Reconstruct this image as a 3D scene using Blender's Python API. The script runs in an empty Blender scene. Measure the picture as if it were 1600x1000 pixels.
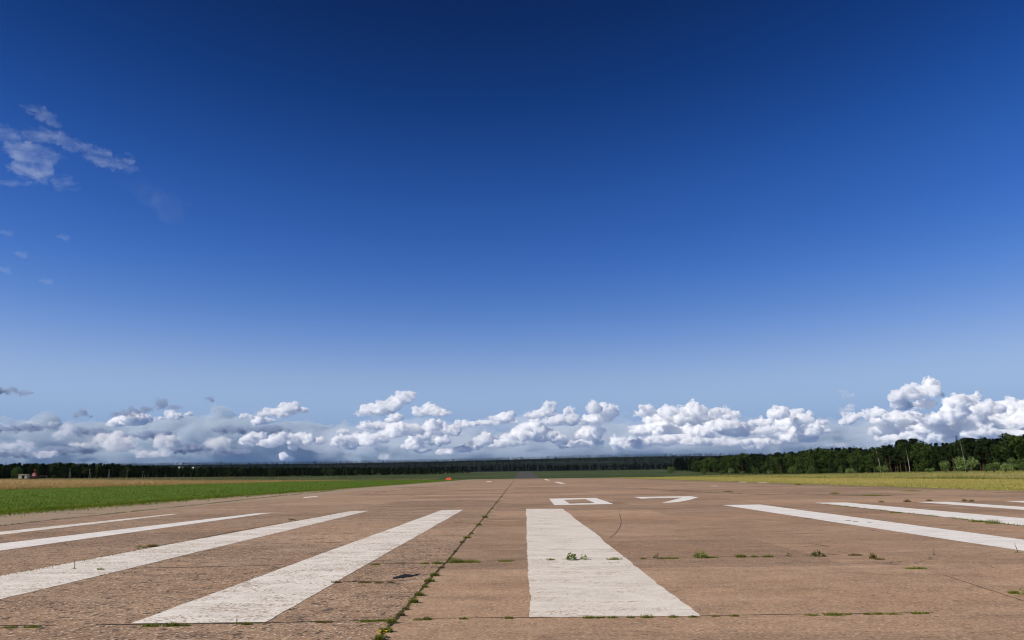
import bpy, bmesh, math, random
import numpy as np
from mathutils import Vector, Matrix, noise as mnoise

# ------------------------------------------------------------------ camera, world, sun, exposure
SC = bpy.context.scene
COL = SC.collection
R = math.radians
W, H, F = 1600.0, 1000.0, 1067.0            # photograph size and focal length, in its pixels
CAM_H = 1.6
ROLL = 0.0155                               # horizon climbs to the right
cam_d = bpy.data.cameras.new('camera')
cam_d.sensor_fit = 'HORIZONTAL'; cam_d.sensor_width = 36.0; cam_d.lens = 36.0 * F / W
cam_d.clip_start = 0.1; cam_d.clip_end = 90000
cam = bpy.data.objects.new('camera', cam_d); COL.objects.link(cam); SC.camera = cam
# the vanishing point of the runway (world +Y) sits at pixel (820, 743)
_v = Vector((820 - W/2, -(743 - H/2), -F)).normalized()          # +Y seen in camera axes
_up = Vector((-math.sin(ROLL), math.cos(ROLL), 0))                # screen up, tilted by the roll
_r = _v.cross(_up).normalized(); _u = _r.cross(_v).normalized()   # world X, Z in camera axes
ROT = Matrix((_r, _v, _u))                                        # camera axes -> world axes
cam.matrix_world = Matrix.Translation((0, 0, CAM_H)) @ ROT.to_4x4()

SUN_EL, SUN_AZ = R(34), R(-118)             # azimuth from +Y towards +X : left of and behind the camera
sun_dir = Vector((math.sin(SUN_AZ)*math.cos(SUN_EL), math.cos(SUN_AZ)*math.cos(SUN_EL), math.sin(SUN_EL)))
sl = bpy.data.lights.new('sun', 'SUN'); sl.energy = 4.9; sl.angle = R(0.5); sl.color = (1.0, 0.925, 0.81)
so = bpy.data.objects.new('sun', sl); COL.objects.link(so)
so.rotation_euler = sun_dir.to_track_quat('Z', 'Y').to_euler()

wd = bpy.data.worlds.new('World'); SC.world = wd; wd.use_nodes = True
wn = wd.node_tree; wn.nodes.clear()
def N(nt, typ, **kw):
    n = nt.nodes.new(typ)
    for k, v in kw.items():
        if k == 'inp':
            for a, b in v.items(): n.inputs[a].default_value = b
        else: setattr(n, k, v)
    return n
def srgb(r, g, b):
    f = lambda c: (c/255/12.92 if c/255 <= .04045 else ((c/255 + .055)/1.055)**2.4)
    return (f(r), f(g), f(b), 1.0)
def ramp(nt, stops, interp='LINEAR'):
    n = nt.nodes.new('ShaderNodeValToRGB'); e = n.color_ramp; e.interpolation = interp
    while len(e.elements) > 1: e.elements.remove(e.elements[-1])
    e.elements[0].position = stops[0][0]; e.elements[0].color = stops[0][1]
    for p, c in stops[1:]:
        x = e.elements.new(p); x.color = c
    return n
def math_n(nt, op, a=None, b=None, c=None, clamp=False):
    n = nt.nodes.new('ShaderNodeMath'); n.operation = op; n.use_clamp = clamp
    for i, v in enumerate((a, b, c)):
        if v is None: continue
        if isinstance(v, (int, float)): n.inputs[i].default_value = v
        else: nt.links.new(v, n.inputs[i])
    return n.outputs[0]
def mixc(nt, fac, a, b, mode='MIX'):
    n = nt.nodes.new('ShaderNodeMix'); n.data_type = 'RGBA'; n.blend_type = mode
    for k, v in ((0, fac), (6, a), (7, b)):
        if isinstance(v, (int, float)): n.inputs[k].default_value = v
        elif isinstance(v, tuple): n.inputs[k].default_value = v
        else: nt.links.new(v, n.inputs[k])
    return n.outputs[2]
SKY_STOPS = [  # elevation in degrees above the horizon, colour of the clear air seen in the photograph
    (0, (90, 118, 162)), (2.2, (112, 142, 186)), (4.4, (145, 171, 209)), (7, (151, 178, 214)), (10, (119, 151, 208)), (13, (86, 130, 198)),
    (16.5, (60, 106, 184)), (20, (45, 91, 170)), (25, (26, 72, 146)), (30, (11, 54, 120)), (35, (5, 41, 100)), (39, (2, 34, 86)), (60, (2, 26, 68)), (90, (2, 22, 60))]
sky = N(wn, 'ShaderNodeTexSky'); sky.sky_type = 'NISHITA'; sky.sun_disc = False
sky.sun_elevation = SUN_EL; sky.sun_rotation = SUN_AZ; sky.altitude = 200; sky.air_density = 1.0; sky.dust_density = 0.6; sky.ozone_density = 3.0
tc = N(wn, 'ShaderNodeTexCoord'); sx = N(wn, 'ShaderNodeSeparateXYZ'); wn.links.new(tc.outputs['Generated'], sx.inputs[0])
el = math_n(wn, 'MULTIPLY', math_n(wn, 'ARCSINE', sx.outputs[2]), 1/(math.pi/2))
rp = ramp(wn, [(a/90, srgb(*c)) for a, c in SKY_STOPS], 'B_SPLINE')
wn.links.new(el, rp.inputs[0])
# the deep polarised blue is darkest ahead and pales to both sides, more to the right
x2 = math_n(wn, 'MULTIPLY', sx.outputs[0], sx.outputs[0])
zc = math_n(wn, 'MAXIMUM', sx.outputs[2], 0.0)
g = math_n(wn, 'ADD', math_n(wn, 'MULTIPLY', math_n(wn, 'MULTIPLY', x2, zc), 1.5), math_n(wn, 'MULTIPLY', math_n(wn, 'MULTIPLY', sx.outputs[0], zc), 0.38))
g = math_n(wn, 'ADD', g, 1.0)
g = math_n(wn, 'MINIMUM', g, 2.2)
SKY_K = 9.4
scl = N(wn, 'ShaderNodeVectorMath', operation='SCALE'); wn.links.new(rp.outputs[0], scl.inputs[0]); wn.links.new(math_n(wn, 'MULTIPLY', g, SKY_K), scl.inputs[3])
fin = mixc(wn, 0.96, sky.outputs[0], scl.outputs[0])
bg = N(wn, 'ShaderNodeBackground'); bg.inputs[1].default_value = 0.1
wn.links.new(fin, bg.inputs[0])
wo = N(wn, 'ShaderNodeOutputWorld'); wn.links.new(bg.outputs[0], wo.inputs[0])

SC.view_settings.view_transform = 'Standard'; SC.view_settings.look = 'None'
SC.view_settings.exposure = 0.10; SC.view_settings.gamma = 1.0
SC.cycles.max_bounces = 24; SC.cycles.volume_bounces = 24; SC.cycles.diffuse_bounces = 3; SC.cycles.transparent_max_bounces = 16
SC.cycles.use_denoising = True; SC.cycles.filter_width = 1.1

# ------------------------------------------------------------------ helpers
rng = np.random.default_rng(7); random.seed(7)
def ray(px, py):
    return ROT @ Vector((px - W/2, -(py - H/2), -F))
def at(px, py, z=0.0):
    """The point of the level pavement seen at a photograph pixel."""
    d = ray(px, py); t = (z - CAM_H)/d.z
    return Vector((d.x*t, d.y*t, z))
def far(px, py, dist):
    """The point at a given depth along +Y seen at a photograph pixel."""
    d = ray(px, py); t = dist/d.y
    return Vector((d.x*t, dist, CAM_H + d.z*t))
def tag(o, label=None, cat=None, group=None, kind=None):
    for k, v in (('label', label), ('category', cat), ('group', group), ('kind', kind)):
        if v: o[k] = v
    return o
def link(name, me, mat=None, parent=None):
    o = bpy.data.objects.new(name, me); COL.objects.link(o)
    if mat is not None and me is not None and not me.materials: me.materials.append(mat)
    if parent is not None: o.parent = parent
    return o
def empty(name, loc, rz=0.0):
    o = bpy.data.objects.new(name, None); COL.objects.link(o); o.empty_display_size = .3
    o.location = loc; o.rotation_euler = (0, 0, rz); return o
def np_mesh(name, V, Fc, attr=None, smooth=False):
    V = np.asarray(V, np.float32); Fc = np.asarray(Fc, np.int32)
    me = bpy.data.meshes.new(name); k = Fc.shape[1]
    me.vertices.add(len(V)); me.vertices.foreach_set('co', V.ravel())
    me.loops.add(Fc.size); me.loops.foreach_set('vertex_index', Fc.ravel())
    me.polygons.add(len(Fc)); me.polygons.foreach_set('loop_start', np.arange(0, Fc.size, k, dtype=np.int32))
    if smooth: me.polygons.foreach_set('use_smooth', np.ones(len(Fc), bool))
    if attr is not None:
        for an, av in attr.items():
            a = me.attributes.new(an, 'FLOAT', 'POINT'); a.data.foreach_set('value', np.asarray(av, np.float32))
    me.update(calc_edges=True); me.validate(); return me
def sm(a, b, x):
    t = np.clip((x - a)/(b - a), 0, 1); return t*t*(3 - 2*t)
def ground(x, y):
    """Height of the land: level to a crest 380 m off, a dip, then a long rise; both sides climb gently."""
    x = np.asarray(x, float); y = np.asarray(y, float)
    p = np.interp(y, [-300, 330, 400, 470, 620, 700, 800, 1300, 1700, 2200, 2600, 3400, 4300, 5000, 9000],
                  [0, 0, -.15, -1.2, -2.6, -2.6, -2.0, 5.0, 11.5, 15, 20, 58, 93, 80, 40])
    side = sm(70, 420, np.abs(x))*sm(60, 420, y)
    r = np.where(x < 0, 3.0, 1.3)
    lev = r + np.interp(y, [0, 900, 1700], [0, 1.5, 11])
    far_ = sm(1500, 1900, y)
    out = p*(1 - side*(1 - far_)) + lev*side*(1 - far_)
    return out + far_*sm(2600, 4300, y)*(9*np.sin(x/1350 + .8) + 5*np.sin(x/520))

# ------------------------------------------------------------------ materials
def new_mat(name):
    m = bpy.data.materials.new(name); m.use_nodes = True; nt = m.node_tree; nt.nodes.clear()
    out = nt.nodes.new('ShaderNodeOutputMaterial'); return m, nt, out
def objco(nt): return nt.nodes.new('ShaderNodeTexCoord').outputs['Object']
def noise(nt, vec, scale, detail=4, rough=.55, dist=0.0):
    n = N(nt, 'ShaderNodeTexNoise'); n.inputs['Scale'].default_value = scale; n.inputs['Detail'].default_value = detail
    n.inputs['Roughness'].default_value = rough; n.inputs['Distortion'].default_value = dist
    nt.links.new(vec, n.inputs['Vector']); return n.outputs['Fac']
def mapr(nt, v, a, b, c=0.0, d=1.0):
    n = N(nt, 'ShaderNodeMapRange'); nt.links.new(v, n.inputs[0])
    for i, q in enumerate((a, b, c, d)): n.inputs[i+1].default_value = q
    return n.outputs[0]
def stretch(nt, vec, s):
    n = N(nt, 'ShaderNodeMapping'); n.inputs['Scale'].default_value = s; nt.links.new(vec, n.inputs[0]); return n.outputs[0]
def principled(nt, out, rough=.9, spec=.2):
    b = N(nt, 'ShaderNodeBsdfPrincipled'); b.inputs['Roughness'].default_value = rough
    b.inputs['Specular IOR Level'].default_value = spec; nt.links.new(b.outputs[0], out.inputs[0]); return b
def simple(name, col, var=.25, scale=6.0, rough=.85):
    m, nt, out = new_mat(name); b = principled(nt, out, rough)
    n = noise(nt, objco(nt), scale, 5)
    c = mixc(nt, 1.0, (*col[:3], 1), N(nt, 'ShaderNodeCombineColor').outputs[0], 'MULTIPLY')
    cc = nt.nodes[-2] if False else [q for q in nt.nodes if q.type == 'COMBINE_COLOR'][0]
    v = mapr(nt, n, .3, .7, 1 - var, 1 + var)
    for i in range(3): nt.links.new(v, cc.inputs[i])
    nt.links.new(c, b.inputs['Base Color']); return m

def concrete_group():
    """Colour and height of the old pinkish airfield concrete, in metres."""
    ng = bpy.data.node_groups.new('airfield_concrete', 'ShaderNodeTree')
    ng.interface.new_socket('Vector', in_out='INPUT', socket_type='NodeSocketVector')
    ng.interface.new_socket('Color', in_out='OUTPUT', socket_type='NodeSocketColor')
    ng.interface.new_socket('Height', in_out='OUTPUT', socket_type='NodeSocketFloat')
    gi = ng.nodes.new('NodeGroupInput'); go = ng.nodes.new('NodeGroupOutput'); P = gi.outputs[0]
    s = N(ng, 'ShaderNodeSeparateXYZ'); ng.links.new(P, s.inputs[0])
    # slab index : 7.1 m by 5 m slabs
    ix = math_n(ng, 'FLOOR', math_n(ng, 'DIVIDE', math_n(ng, 'ADD', s.outputs[0], 1.47), 7.1))
    iy = math_n(ng, 'FLOOR', math_n(ng, 'DIVIDE', math_n(ng, 'SUBTRACT', s.outputs[1], 7.55), 5.0))
    cv = N(ng, 'ShaderNodeCombineXYZ'); ng.links.new(ix, cv.inputs[0]); ng.links.new(iy, cv.inputs[1])
    wn_ = N(ng, 'ShaderNodeTexWhiteNoise', noise_dimensions='2D'); ng.links.new(cv.outputs[0], wn_.inputs['Vector'])
    wn2 = N(ng, 'ShaderNodeSeparateColor'); ng.links.new(wn_.outputs['Color'], wn2.inputs[0])
    # coarse, scaled surface left of the long joint, tighter surface right of it
    edge = math_n(ng, 'ADD', s.outputs[0], 1.47)
    coarse = math_n(ng, 'MULTIPLY', mapr(ng, edge, .02, -.02), mapr(ng, s.outputs[1], 60, 20, .35, 1.0))
    nmid = noise(ng, P, 1.3, 7, .62)
    nlarge = noise(ng, stretch(ng, P, (.10, .22, 1)), 1.0, 5, .6, .6)
    nstreak = noise(ng, stretch(ng, P, (.35, 1.6, 1)), 1.0, 5, .6, .3)
    nfine = noise(ng, P, 26, 5, .7)
    vor = N(ng, 'ShaderNodeTexVoronoi', feature='F1'); vor.inputs['Scale'].default_value = 42; ng.links.new(P, vor.inputs['Vector'])
    vs = N(ng, 'ShaderNodeSeparateColor'); ng.links.new(vor.outputs['Color'], vs.inputs[0])
    ncl = noise(ng, P, 3.2, 5, .7)
    vor2 = N(ng, 'ShaderNodeTexVoronoi', feature='F1'); vor2.inputs['Scale'].default_value = 19; ng.links.new(P, vor2.inputs['Vector'])
    vs2 = N(ng, 'ShaderNodeSeparateColor'); ng.links.new(vor2.outputs['Color'], vs2.inputs[0])
    base = mixc(ng, mapr(ng, nlarge, .32, .68), (.335, .212, .130, 1), (.455, .306, .198, 1))
    base = mixc(ng, math_n(ng, 'MULTIPLY', mapr(ng, nstreak, .48, .70), .55), base, (.225, .150, .100, 1))
    base = mixc(ng, math_n(ng, 'MULTIPLY', mapr(ng, noise(ng, stretch(ng, P, (.05, .3, 1)), 1.0, 4, .6, .5), .52, .72), .5), base, (.430, .235, .128, 1))
    base = mixc(ng, 1.0, base, ramp_from(ng, wn2.outputs[0], .76, 1.12), 'MULTIPLY')
    base = mixc(ng, 1.0, base, ramp_from(ng, mapr(ng, nmid, .3, .7), .88, 1.10), 'MULTIPLY')
    # aggregate stones
    pit = mapr(ng, math_n(ng, 'ADD', vs.outputs[0], math_n(ng, 'MULTIPLY', math_n(ng, 'SUBTRACT', ncl, .5), 1.0)), .17, .06)
    pit = math_n(ng, 'MULTIPLY', pit, math_n(ng, 'MULTIPLY_ADD', coarse, .42, .40))
    pit2 = math_n(ng, 'MULTIPLY', mapr(ng, math_n(ng, 'ADD', vs2.outputs[1], math_n(ng, 'MULTIPLY', math_n(ng, 'SUBTRACT', ncl, .5), 1.3)), .10, .02), math_n(ng, 'MULTIPLY_ADD', coarse, .58, .14))
    lite = math_n(ng, 'MULTIPLY', mapr(ng, vs.outputs[1], .80, .97), math_n(ng, 'MULTIPLY_ADD', coarse, .55, .36))
    c = mixc(ng, lite, base, (.66, .52, .38, 1))
    c = mixc(ng, pit, c, (.085, .062, .048, 1))
    c = mixc(ng, pit2, c, (.055, .045, .036, 1))
    c = mixc(ng, 1.0, c, ramp_from(ng, mapr(ng, nfine, .32, .68), .72, 1.26), 'MULTIPLY')
    # old tar seams, wandering hairline cracks and dark drip stains
    vc = N(ng, 'ShaderNodeTexVoronoi', feature='DISTANCE_TO_EDGE'); vc.inputs['Scale'].default_value = .42
    wv = N(ng, 'ShaderNodeVectorMath', operation='ADD'); nv = N(ng, 'ShaderNodeTexNoise'); nv.inputs['Scale'].default_value = 1.1; nv.inputs['Detail'].default_value = 6; ng.links.new(P, nv.inputs['Vector'])
    ng.links.new(P, wv.inputs[0]); ng.links.new(nv.outputs['Color'], wv.inputs[1]); ng.links.new(wv.outputs[0], vc.inputs['Vector'])
    crk = math_n(ng, 'MULTIPLY', mapr(ng, vc.outputs['Distance'], .007, .002), mapr(ng, noise(ng, P, .23, 3), .54, .60))
    c = mixc(ng, math_n(ng, 'MULTIPLY', crk, .75), c, (.075, .055, .04, 1))
    c = mixc(ng, math_n(ng, 'MULTIPLY', mapr(ng, noise(ng, stretch(ng, P, (.55, 1.1, 1)), 1.0, 7, .72, .8), .56, .70), .55), c, (.15, .105, .075, 1))
    c = mixc(ng, math_n(ng, 'MULTIPLY', mapr(ng, noise(ng, stretch(ng, P, (.3, .6, 1)), 1.0, 6, .7, .4), .56, .70), .45), c, (.56, .42, .30, 1))
    # greyer shoulder slabs past the left edge joint, mossy verge at the borders
    sh = mapr(ng, s.outputs[0], -19.6, -20.0)
    c = mixc(ng, math_n(ng, 'MULTIPLY', sh, .6), c, (.36, .285, .195, 1))
    moss_e = math_n(ng, 'MAXIMUM', mapr(ng, s.outputs[0], 27, 39), mapr(ng, s.outputs[0], -22, -28))
    moss_e = math_n(ng, 'MAXIMUM', moss_e, math_n(ng, 'MULTIPLY', mapr(ng, s.outputs[1], 140, 330), .75))
    mossn = mapr(ng, math_n(ng, 'ADD', noise(ng, stretch(ng, P, (.12, .35, 1)), 1.0, 6, .7), math_n(ng, 'MULTIPLY', moss_e, .28)), .62, .74)
    c = mixc(ng, math_n(ng, 'MULTIPLY', mossn, math_n(ng, 'MULTIPLY', moss_e, .8)), c, (.16, .15, .055, 1))
    c = mixc(ng, mapr(ng, s.outputs[1], 400, 470), c, (.080, .073, .062, 1))  # far runway: grey asphalt, with cloud shade darkened into the colour
    ng.links.new(c, go.inputs[0])
    h = math_n(ng, 'ADD', math_n(ng, 'MULTIPLY', math_n(ng, 'ADD', pit, pit2), -.006), math_n(ng, 'MULTIPLY', nfine, .006))
    ng.links.new(h, go.inputs[1])
    return ng
def ramp_from(nt, v, a, b):
    q = mapr(nt, v, 0, 1, a, b)
    n = N(nt, 'ShaderNodeCombineColor')
    for i in range(3): nt.links.new(q, n.inputs[i])
    return n.outputs[0]
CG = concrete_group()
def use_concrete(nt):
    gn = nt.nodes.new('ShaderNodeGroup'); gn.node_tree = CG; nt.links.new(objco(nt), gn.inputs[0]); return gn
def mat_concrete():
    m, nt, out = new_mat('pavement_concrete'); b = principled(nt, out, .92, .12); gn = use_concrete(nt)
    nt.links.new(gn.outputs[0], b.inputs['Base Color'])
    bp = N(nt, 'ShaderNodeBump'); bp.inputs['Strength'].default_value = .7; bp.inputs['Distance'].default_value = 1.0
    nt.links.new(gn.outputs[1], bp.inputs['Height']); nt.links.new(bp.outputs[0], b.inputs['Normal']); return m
def mat_paint(name, col, wear, coarse):
    m, nt, out = new_mat(name); b = principled(nt, out, .8, .2); gn = use_concrete(nt); P = objco(nt)
    n1 = noise(nt, stretch(nt, P, (.8, 1.8, 1)), 1.0, 8, .68, .4); n2 = noise(nt, P, 30, 4, .75); n3 = noise(nt, stretch(nt, P, (.9, 2.2, 1)), 1.0, 8, .72, 1.2)
    v = N(nt, 'ShaderNodeTexVoronoi'); v.inputs['Scale'].default_value = 34; nt.links.new(P, v.inputs['Vector'])
    vs = N(nt, 'ShaderNodeSeparateColor'); nt.links.new(v.outputs['Color'], vs.inputs[0])
    k = math_n(nt, 'ADD', math_n(nt, 'MULTIPLY', n1, 1.0), math_n(nt, 'ADD', math_n(nt, 'MULTIPLY', n2, .55*coarse), math_n(nt, 'MULTIPLY', vs.outputs[0], .42*coarse)))
    tot = .5 + .5*.55*coarse + .5*.42*coarse
    mask = mapr(nt, k, tot + .30 - wear, tot + .36 - wear + .1*coarse)
    c0 = mixc(nt, math_n(nt, 'MULTIPLY', mapr(nt, n3, .44, .66), .8), col, (col[0]*.74, col[1]*.72, col[2]*.69, 1))
    c0 = mixc(nt, 1.0, c0, ramp_from(nt, mapr(nt, n2, .3, .7), .80, 1.10), 'MULTIPLY')
    c = mixc(nt, math_n(nt, 'MULTIPLY', mask, .85), c0, gn.outputs[0])
    nt.links.new(c, b.inputs['Base Color'])
    bp = N(nt, 'ShaderNodeBump'); bp.inputs['Strength'].default_value = .5; bp.inputs['Distance'].default_value = .8
    nt.links.new(gn.outputs[1], bp.inputs['Height']); nt.links.new(bp.outputs[0], b.inputs['Normal']); return m
def mat_land():
    m, nt, out = new_mat('grassland'); b = principled(nt, out, .95, .1); P = objco(nt)
    s = N(nt, 'ShaderNodeSeparateXYZ'); nt.links.new(P, s.inputs[0]); X, Y = s.outputs[0], s.outputs[1]
    nz = noise(nt, stretch(nt, P, (.02, .02, 1)), 1.0, 6, .6); n2 = noise(nt, P, .25, 6, .65); n3 = noise(nt, P, 3.0, 5, .7)
    Xw = math_n(nt, 'ADD', X, math_n(nt, 'MULTIPLY', math_n(nt, 'SUBTRACT', nz, .5), 26))
    mown = mixc(nt, mapr(nt, n2, .3, .7), (.062, .112, .008, 1), (.120, .200, .016, 1))
    mown = mixc(nt, math_n(nt, 'MULTIPLY', mapr(nt, noise(nt, stretch(nt, P, (.15, .03, 1)), 1.0, 4, .6), .5, .75), .5), mown, (.16, .175, .03, 1))
    dry = mixc(nt, mapr(nt, n2, .3, .7), (.30, .20, .075, 1), (.42, .30, .12, 1))
    yel = mixc(nt, mapr(nt, n2, .35, .65), (.19, .225, .035, 1), (.42, .35, .09, 1))
    yel = mixc(nt, mapr(nt, nz, .4, .62), yel, (.46, .36, .12, 1))
    yel = mixc(nt, mapr(nt, X, 46, 37), yel, (.13, .19, .03, 1))
    drl = mixc(nt, mapr(nt, n2, .3, .7), (.28, .25, .06, 1), (.16, .19, .04, 1))
    right = mixc(nt, mapr(nt, Xw, 78, 92), yel, drl)
    left = mixc(nt, mapr(nt, Xw, -106, -116), mown, dry)
    c = mixc(nt, mapr(nt, X, -2, 2), left, right)
    farg = mixc(nt, mapr(nt, n2, .3, .7), (.026, .050, .012, 1), (.058, .082, .020, 1))  # far grass kept dark: cloud shade put into its colour
    farg = mixc(nt, mapr(nt, noise(nt, stretch(nt, P, (.006, .02, 1)), 1.0, 4, .6), .52, .6), farg, (.09, .10, .04, 1))
    c = mixc(nt, mapr(nt, math_n(nt, 'ADD', Y, math_n(nt, 'MULTIPLY', nz, 200)), 480, 640), c, farg)
    c = mixc(nt, 1.0, c, ramp_from(nt, mapr(nt, n3, .3, .7), .75, 1.2), 'MULTIPLY')
    # hill fields far behind the woods; dark forest floor has shade put into its colour
    hf = mixc(nt, mapr(nt, noise(nt, stretch(nt, P, (.0012, .0016, 1)), 1.0, 2, .5), .60, .62), (.003, .006, .005, 1), (.06, .09, .03, 1))
    c = mixc(nt, mapr(nt, Y, 1780, 1820), c, hf)
    nt.links.new(c, b.inputs['Base Color'])
    bp = N(nt, 'ShaderNodeBump'); bp.inputs['Strength'].default_value = .8; bp.inputs['Distance'].default_value = .12
    nt.links.new(n3, bp.inputs['Height']); nt.links.new(bp.outputs[0], b.inputs['Normal']); return m
def mat_leaf(name, dark, lite, transl=.35, tip=None, vary=.35, patch=0.0):
    m, nt, out = new_mat(name)
    a = N(nt, 'ShaderNodeAttribute', attribute_name='rnd'); oi = N(nt, 'ShaderNodeObjectInfo')
    v = math_n(nt, 'ADD', math_n(nt, 'MULTIPLY', a.outputs['Fac'], 1 - vary), math_n(nt, 'MULTIPLY', oi.outputs['Random'], vary), clamp=True)
    if patch:
        pn = math_n(nt, 'ADD', noise(nt, stretch(nt, objco(nt), (.10, .05, .1)), 1.0, 6, .65), math_n(nt, 'MULTIPLY', noise(nt, objco(nt), .55, 4), .35))
        v = math_n(nt, 'ADD', v, mapr(nt, pn, .45, .90, -patch, patch), clamp=True)
    c = mixc(nt, v, (*dark, 1), (*lite, 1))
    if tip is not None:
        h = N(nt, 'ShaderNodeAttribute', attribute_name='tip')
        n = noise(nt, objco(nt), .11, 5, .6)
        c = mixc(nt, math_n(nt, 'MULTIPLY', h.outputs['Fac'], mapr(nt, n, .36, .56, .25, 1.0)), c, (*tip, 1))
    d = N(nt, 'ShaderNodeBsdfDiffuse'); t = N(nt, 'ShaderNodeBsdfTranslucent'); mx = N(nt, 'ShaderNodeMixShader'); mx.inputs[0].default_value = transl
    for q in (d, t): nt.links.new(c, q.inputs[0])
    nt.links.new(d.outputs[0], mx.inputs[1]); nt.links.new(t.outputs[0], mx.inputs[2]); nt.links.new(mx.outputs[0], out.inputs[0]); return m
M = {
    'concrete': mat_concrete(),
    'paint_coarse': mat_paint('chipped_white_paint', (.86, .80, .71, 1), .245, 1.0),
    'paint_cream': mat_paint('weathered_cream_paint', (.80, .73, .635, 1), .19, .8),
    'paint_white': mat_paint('fresh_white_paint', (.86, .82, .76, 1), .13, .5),
    'land': mat_land(),
    'soil': simple('joint_soil', (.052, .040, .026), .5, 9),
    'rubber': simple('rubber_mark', (.14, .095, .07), .4, 12),
    'asphalt': simple('dark_asphalt', (.013, .012, .011), .5, 20),
    'bark': simple('bark', (.060, .045, .034), .4, 3),
    'pine_bark': simple('pine_bark', (.060, .036, .024), .4, 2),
    'birch_bark': simple('birch_bark', (.27, .255, .23), .6, 1.2),
    'pole': simple('weathered_pole', (.25, .23, .20), .2, 2),
    'hut_wall': simple('cream_plaster', (.60, .54, .40), .12, 3),
    'dark': simple('dark_opening', (.02, .02, .022), .2, 3),
    'roof': simple('grey_roof', (.30, .29, .28), .2, 3),
    'red': simple('red_paint', (.42, .05, .045), .2, 3),
    'pink': simple('faded_red_paint', (.48, .20, .18), .15, 3),
    'orange': simple('orange_paint', (.62, .085, .04), .1, 3),
    'white_wall': simple('white_render', (.62, .58, .54), .1, 2),
    'broad': mat_leaf('broadleaf_foliage', (.014, .027, .008), (.075, .115, .030), vary=.65),
    'pine': mat_leaf('pine_needles', (.010, .020, .009), (.030, .046, .016), .2),
    'spruce': mat_leaf('spruce_needles', (.008, .016, .008), (.022, .036, .014), .15),
    'birch': mat_leaf('birch_foliage', (.024, .036, .012), (.055, .075, .022)),
    'willow': mat_leaf('willow_foliage', (.085, .140, .040), (.225, .300, .105)),
    'shrub': mat_leaf('shrub_foliage', (.050, .090, .024), (.130, .195, .055)),
    'weed': mat_leaf('weed_leaves', (.11, .175, .018), (.28, .36, .05)),
    'weed_dark': mat_leaf('dark_weed_leaves', (.045, .080, .012), (.120, .165, .028)),
    'tuft': mat_leaf('tuft_blades', (.065, .10, .014), (.20, .245, .042), tip=(.29, .28, .07)),
    'drytuft': mat_leaf('dry_tuft_blades', (.085, .075, .025), (.19, .155, .05), tip=(.26, .20, .08)),
    'petal': simple('yellow_petals', (.72, .50, .02), .1, 40),
    'mown': mat_leaf('mown_blades', (.055, .10, .007), (.135, .215, .016), tip=(.19, .225, .035), patch=.6),
    'straw': mat_leaf('straw_blades', (.26, .17, .06), (.44, .31, .12), tip=(.50, .36, .16), patch=.6),
    'meadow': mat_leaf('meadow_blades', (.055, .095, .014), (.20, .25, .045), tip=(.58, .46, .20), patch=.6),
    'yellow': mat_leaf('yellow_grass_blades', (.19, .20, .035), (.41, .345, .085), tip=(.50, .41, .15), patch=.6),
    'farwood': mat_leaf('far_wood_foliage', (.002, .005, .004), (.007, .013, .009), .1),  # very dark leaves, with cloud shade put into the colour
}

# ------------------------------------------------------------------ the land and the runway
def sheet(name, xs, ys, lift, mat):
    X, Y = np.meshgrid(xs, ys); Z = ground(X, Y) + lift
    V = np.stack([X.ravel(), Y.ravel(), Z.ravel()], 1); nx = len(xs); i = np.arange(len(ys) - 1)[:, None]*nx + np.arange(nx - 1)[None, :]
    i = i.ravel(); return link(name, np_mesh(name, V, np.stack([i, i + 1, i + nx + 1, i + nx], 1), smooth=True), mat)
ys = np.unique(np.concatenate([np.linspace(-60, 320, 20), np.linspace(320, 1000, 69), np.linspace(1000, 2600, 81), np.linspace(2600, 5200, 70), np.linspace(5200, 6000, 4), [-300]]))
xs = np.unique(np.concatenate([np.linspace(-70, 70, 5), np.linspace(70, 440, 24), -np.linspace(70, 440, 24), np.linspace(440, 5400, 60), -np.linspace(440, 5400, 60)]))
land = tag(sheet('ground', xs, ys, 0, M['land']), kind='structure')

RL, RR = -27.5, 39.0                         # pavement borders
def wob(y, s, a): return a*np.array([mnoise.noise((q*.09, s, 0)) + .6*mnoise.noise((q*.6, s, 3)) + .4*mnoise.noise((q*2.2, s, 5)) for q in y])
def runway_mesh():
    yy = ys[(ys >= -60) & (ys <= 1720)]; yy = np.unique(np.concatenate([yy, np.linspace(14, 320, 200)]))
    l = np.interp(yy, [-60, 330, 420, 500, 1720], [RL, RL, RL, -14, -13]) + wob(yy, 1.3, .45)
    r = np.interp(yy, [-60, 60, 200, 330, 360, 420, 470, 1720], [RR, RR - .5, RR + 3, RR + 3, RR, 36, 18, 16]) + wob(yy, 8.1, .8)
    rows = [np.stack([l + (r - l)*t, yy, ground(0*yy, yy) + .012 + .00004*np.maximum(yy, 0)], 1) for t in np.linspace(0, 1, 7)]
    V = np.stack(rows, 1).reshape(-1, 3); i = (np.arange(len(yy) - 1)[:, None]*7 + np.arange(6)[None, :]).ravel()
    return np_mesh('runway', V, np.stack([i, i + 1, i + 8, i + 7], 1), smooth=True)
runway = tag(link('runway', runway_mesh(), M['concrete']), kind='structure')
ZP = .012                                     # top of the concrete near the camera

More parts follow.
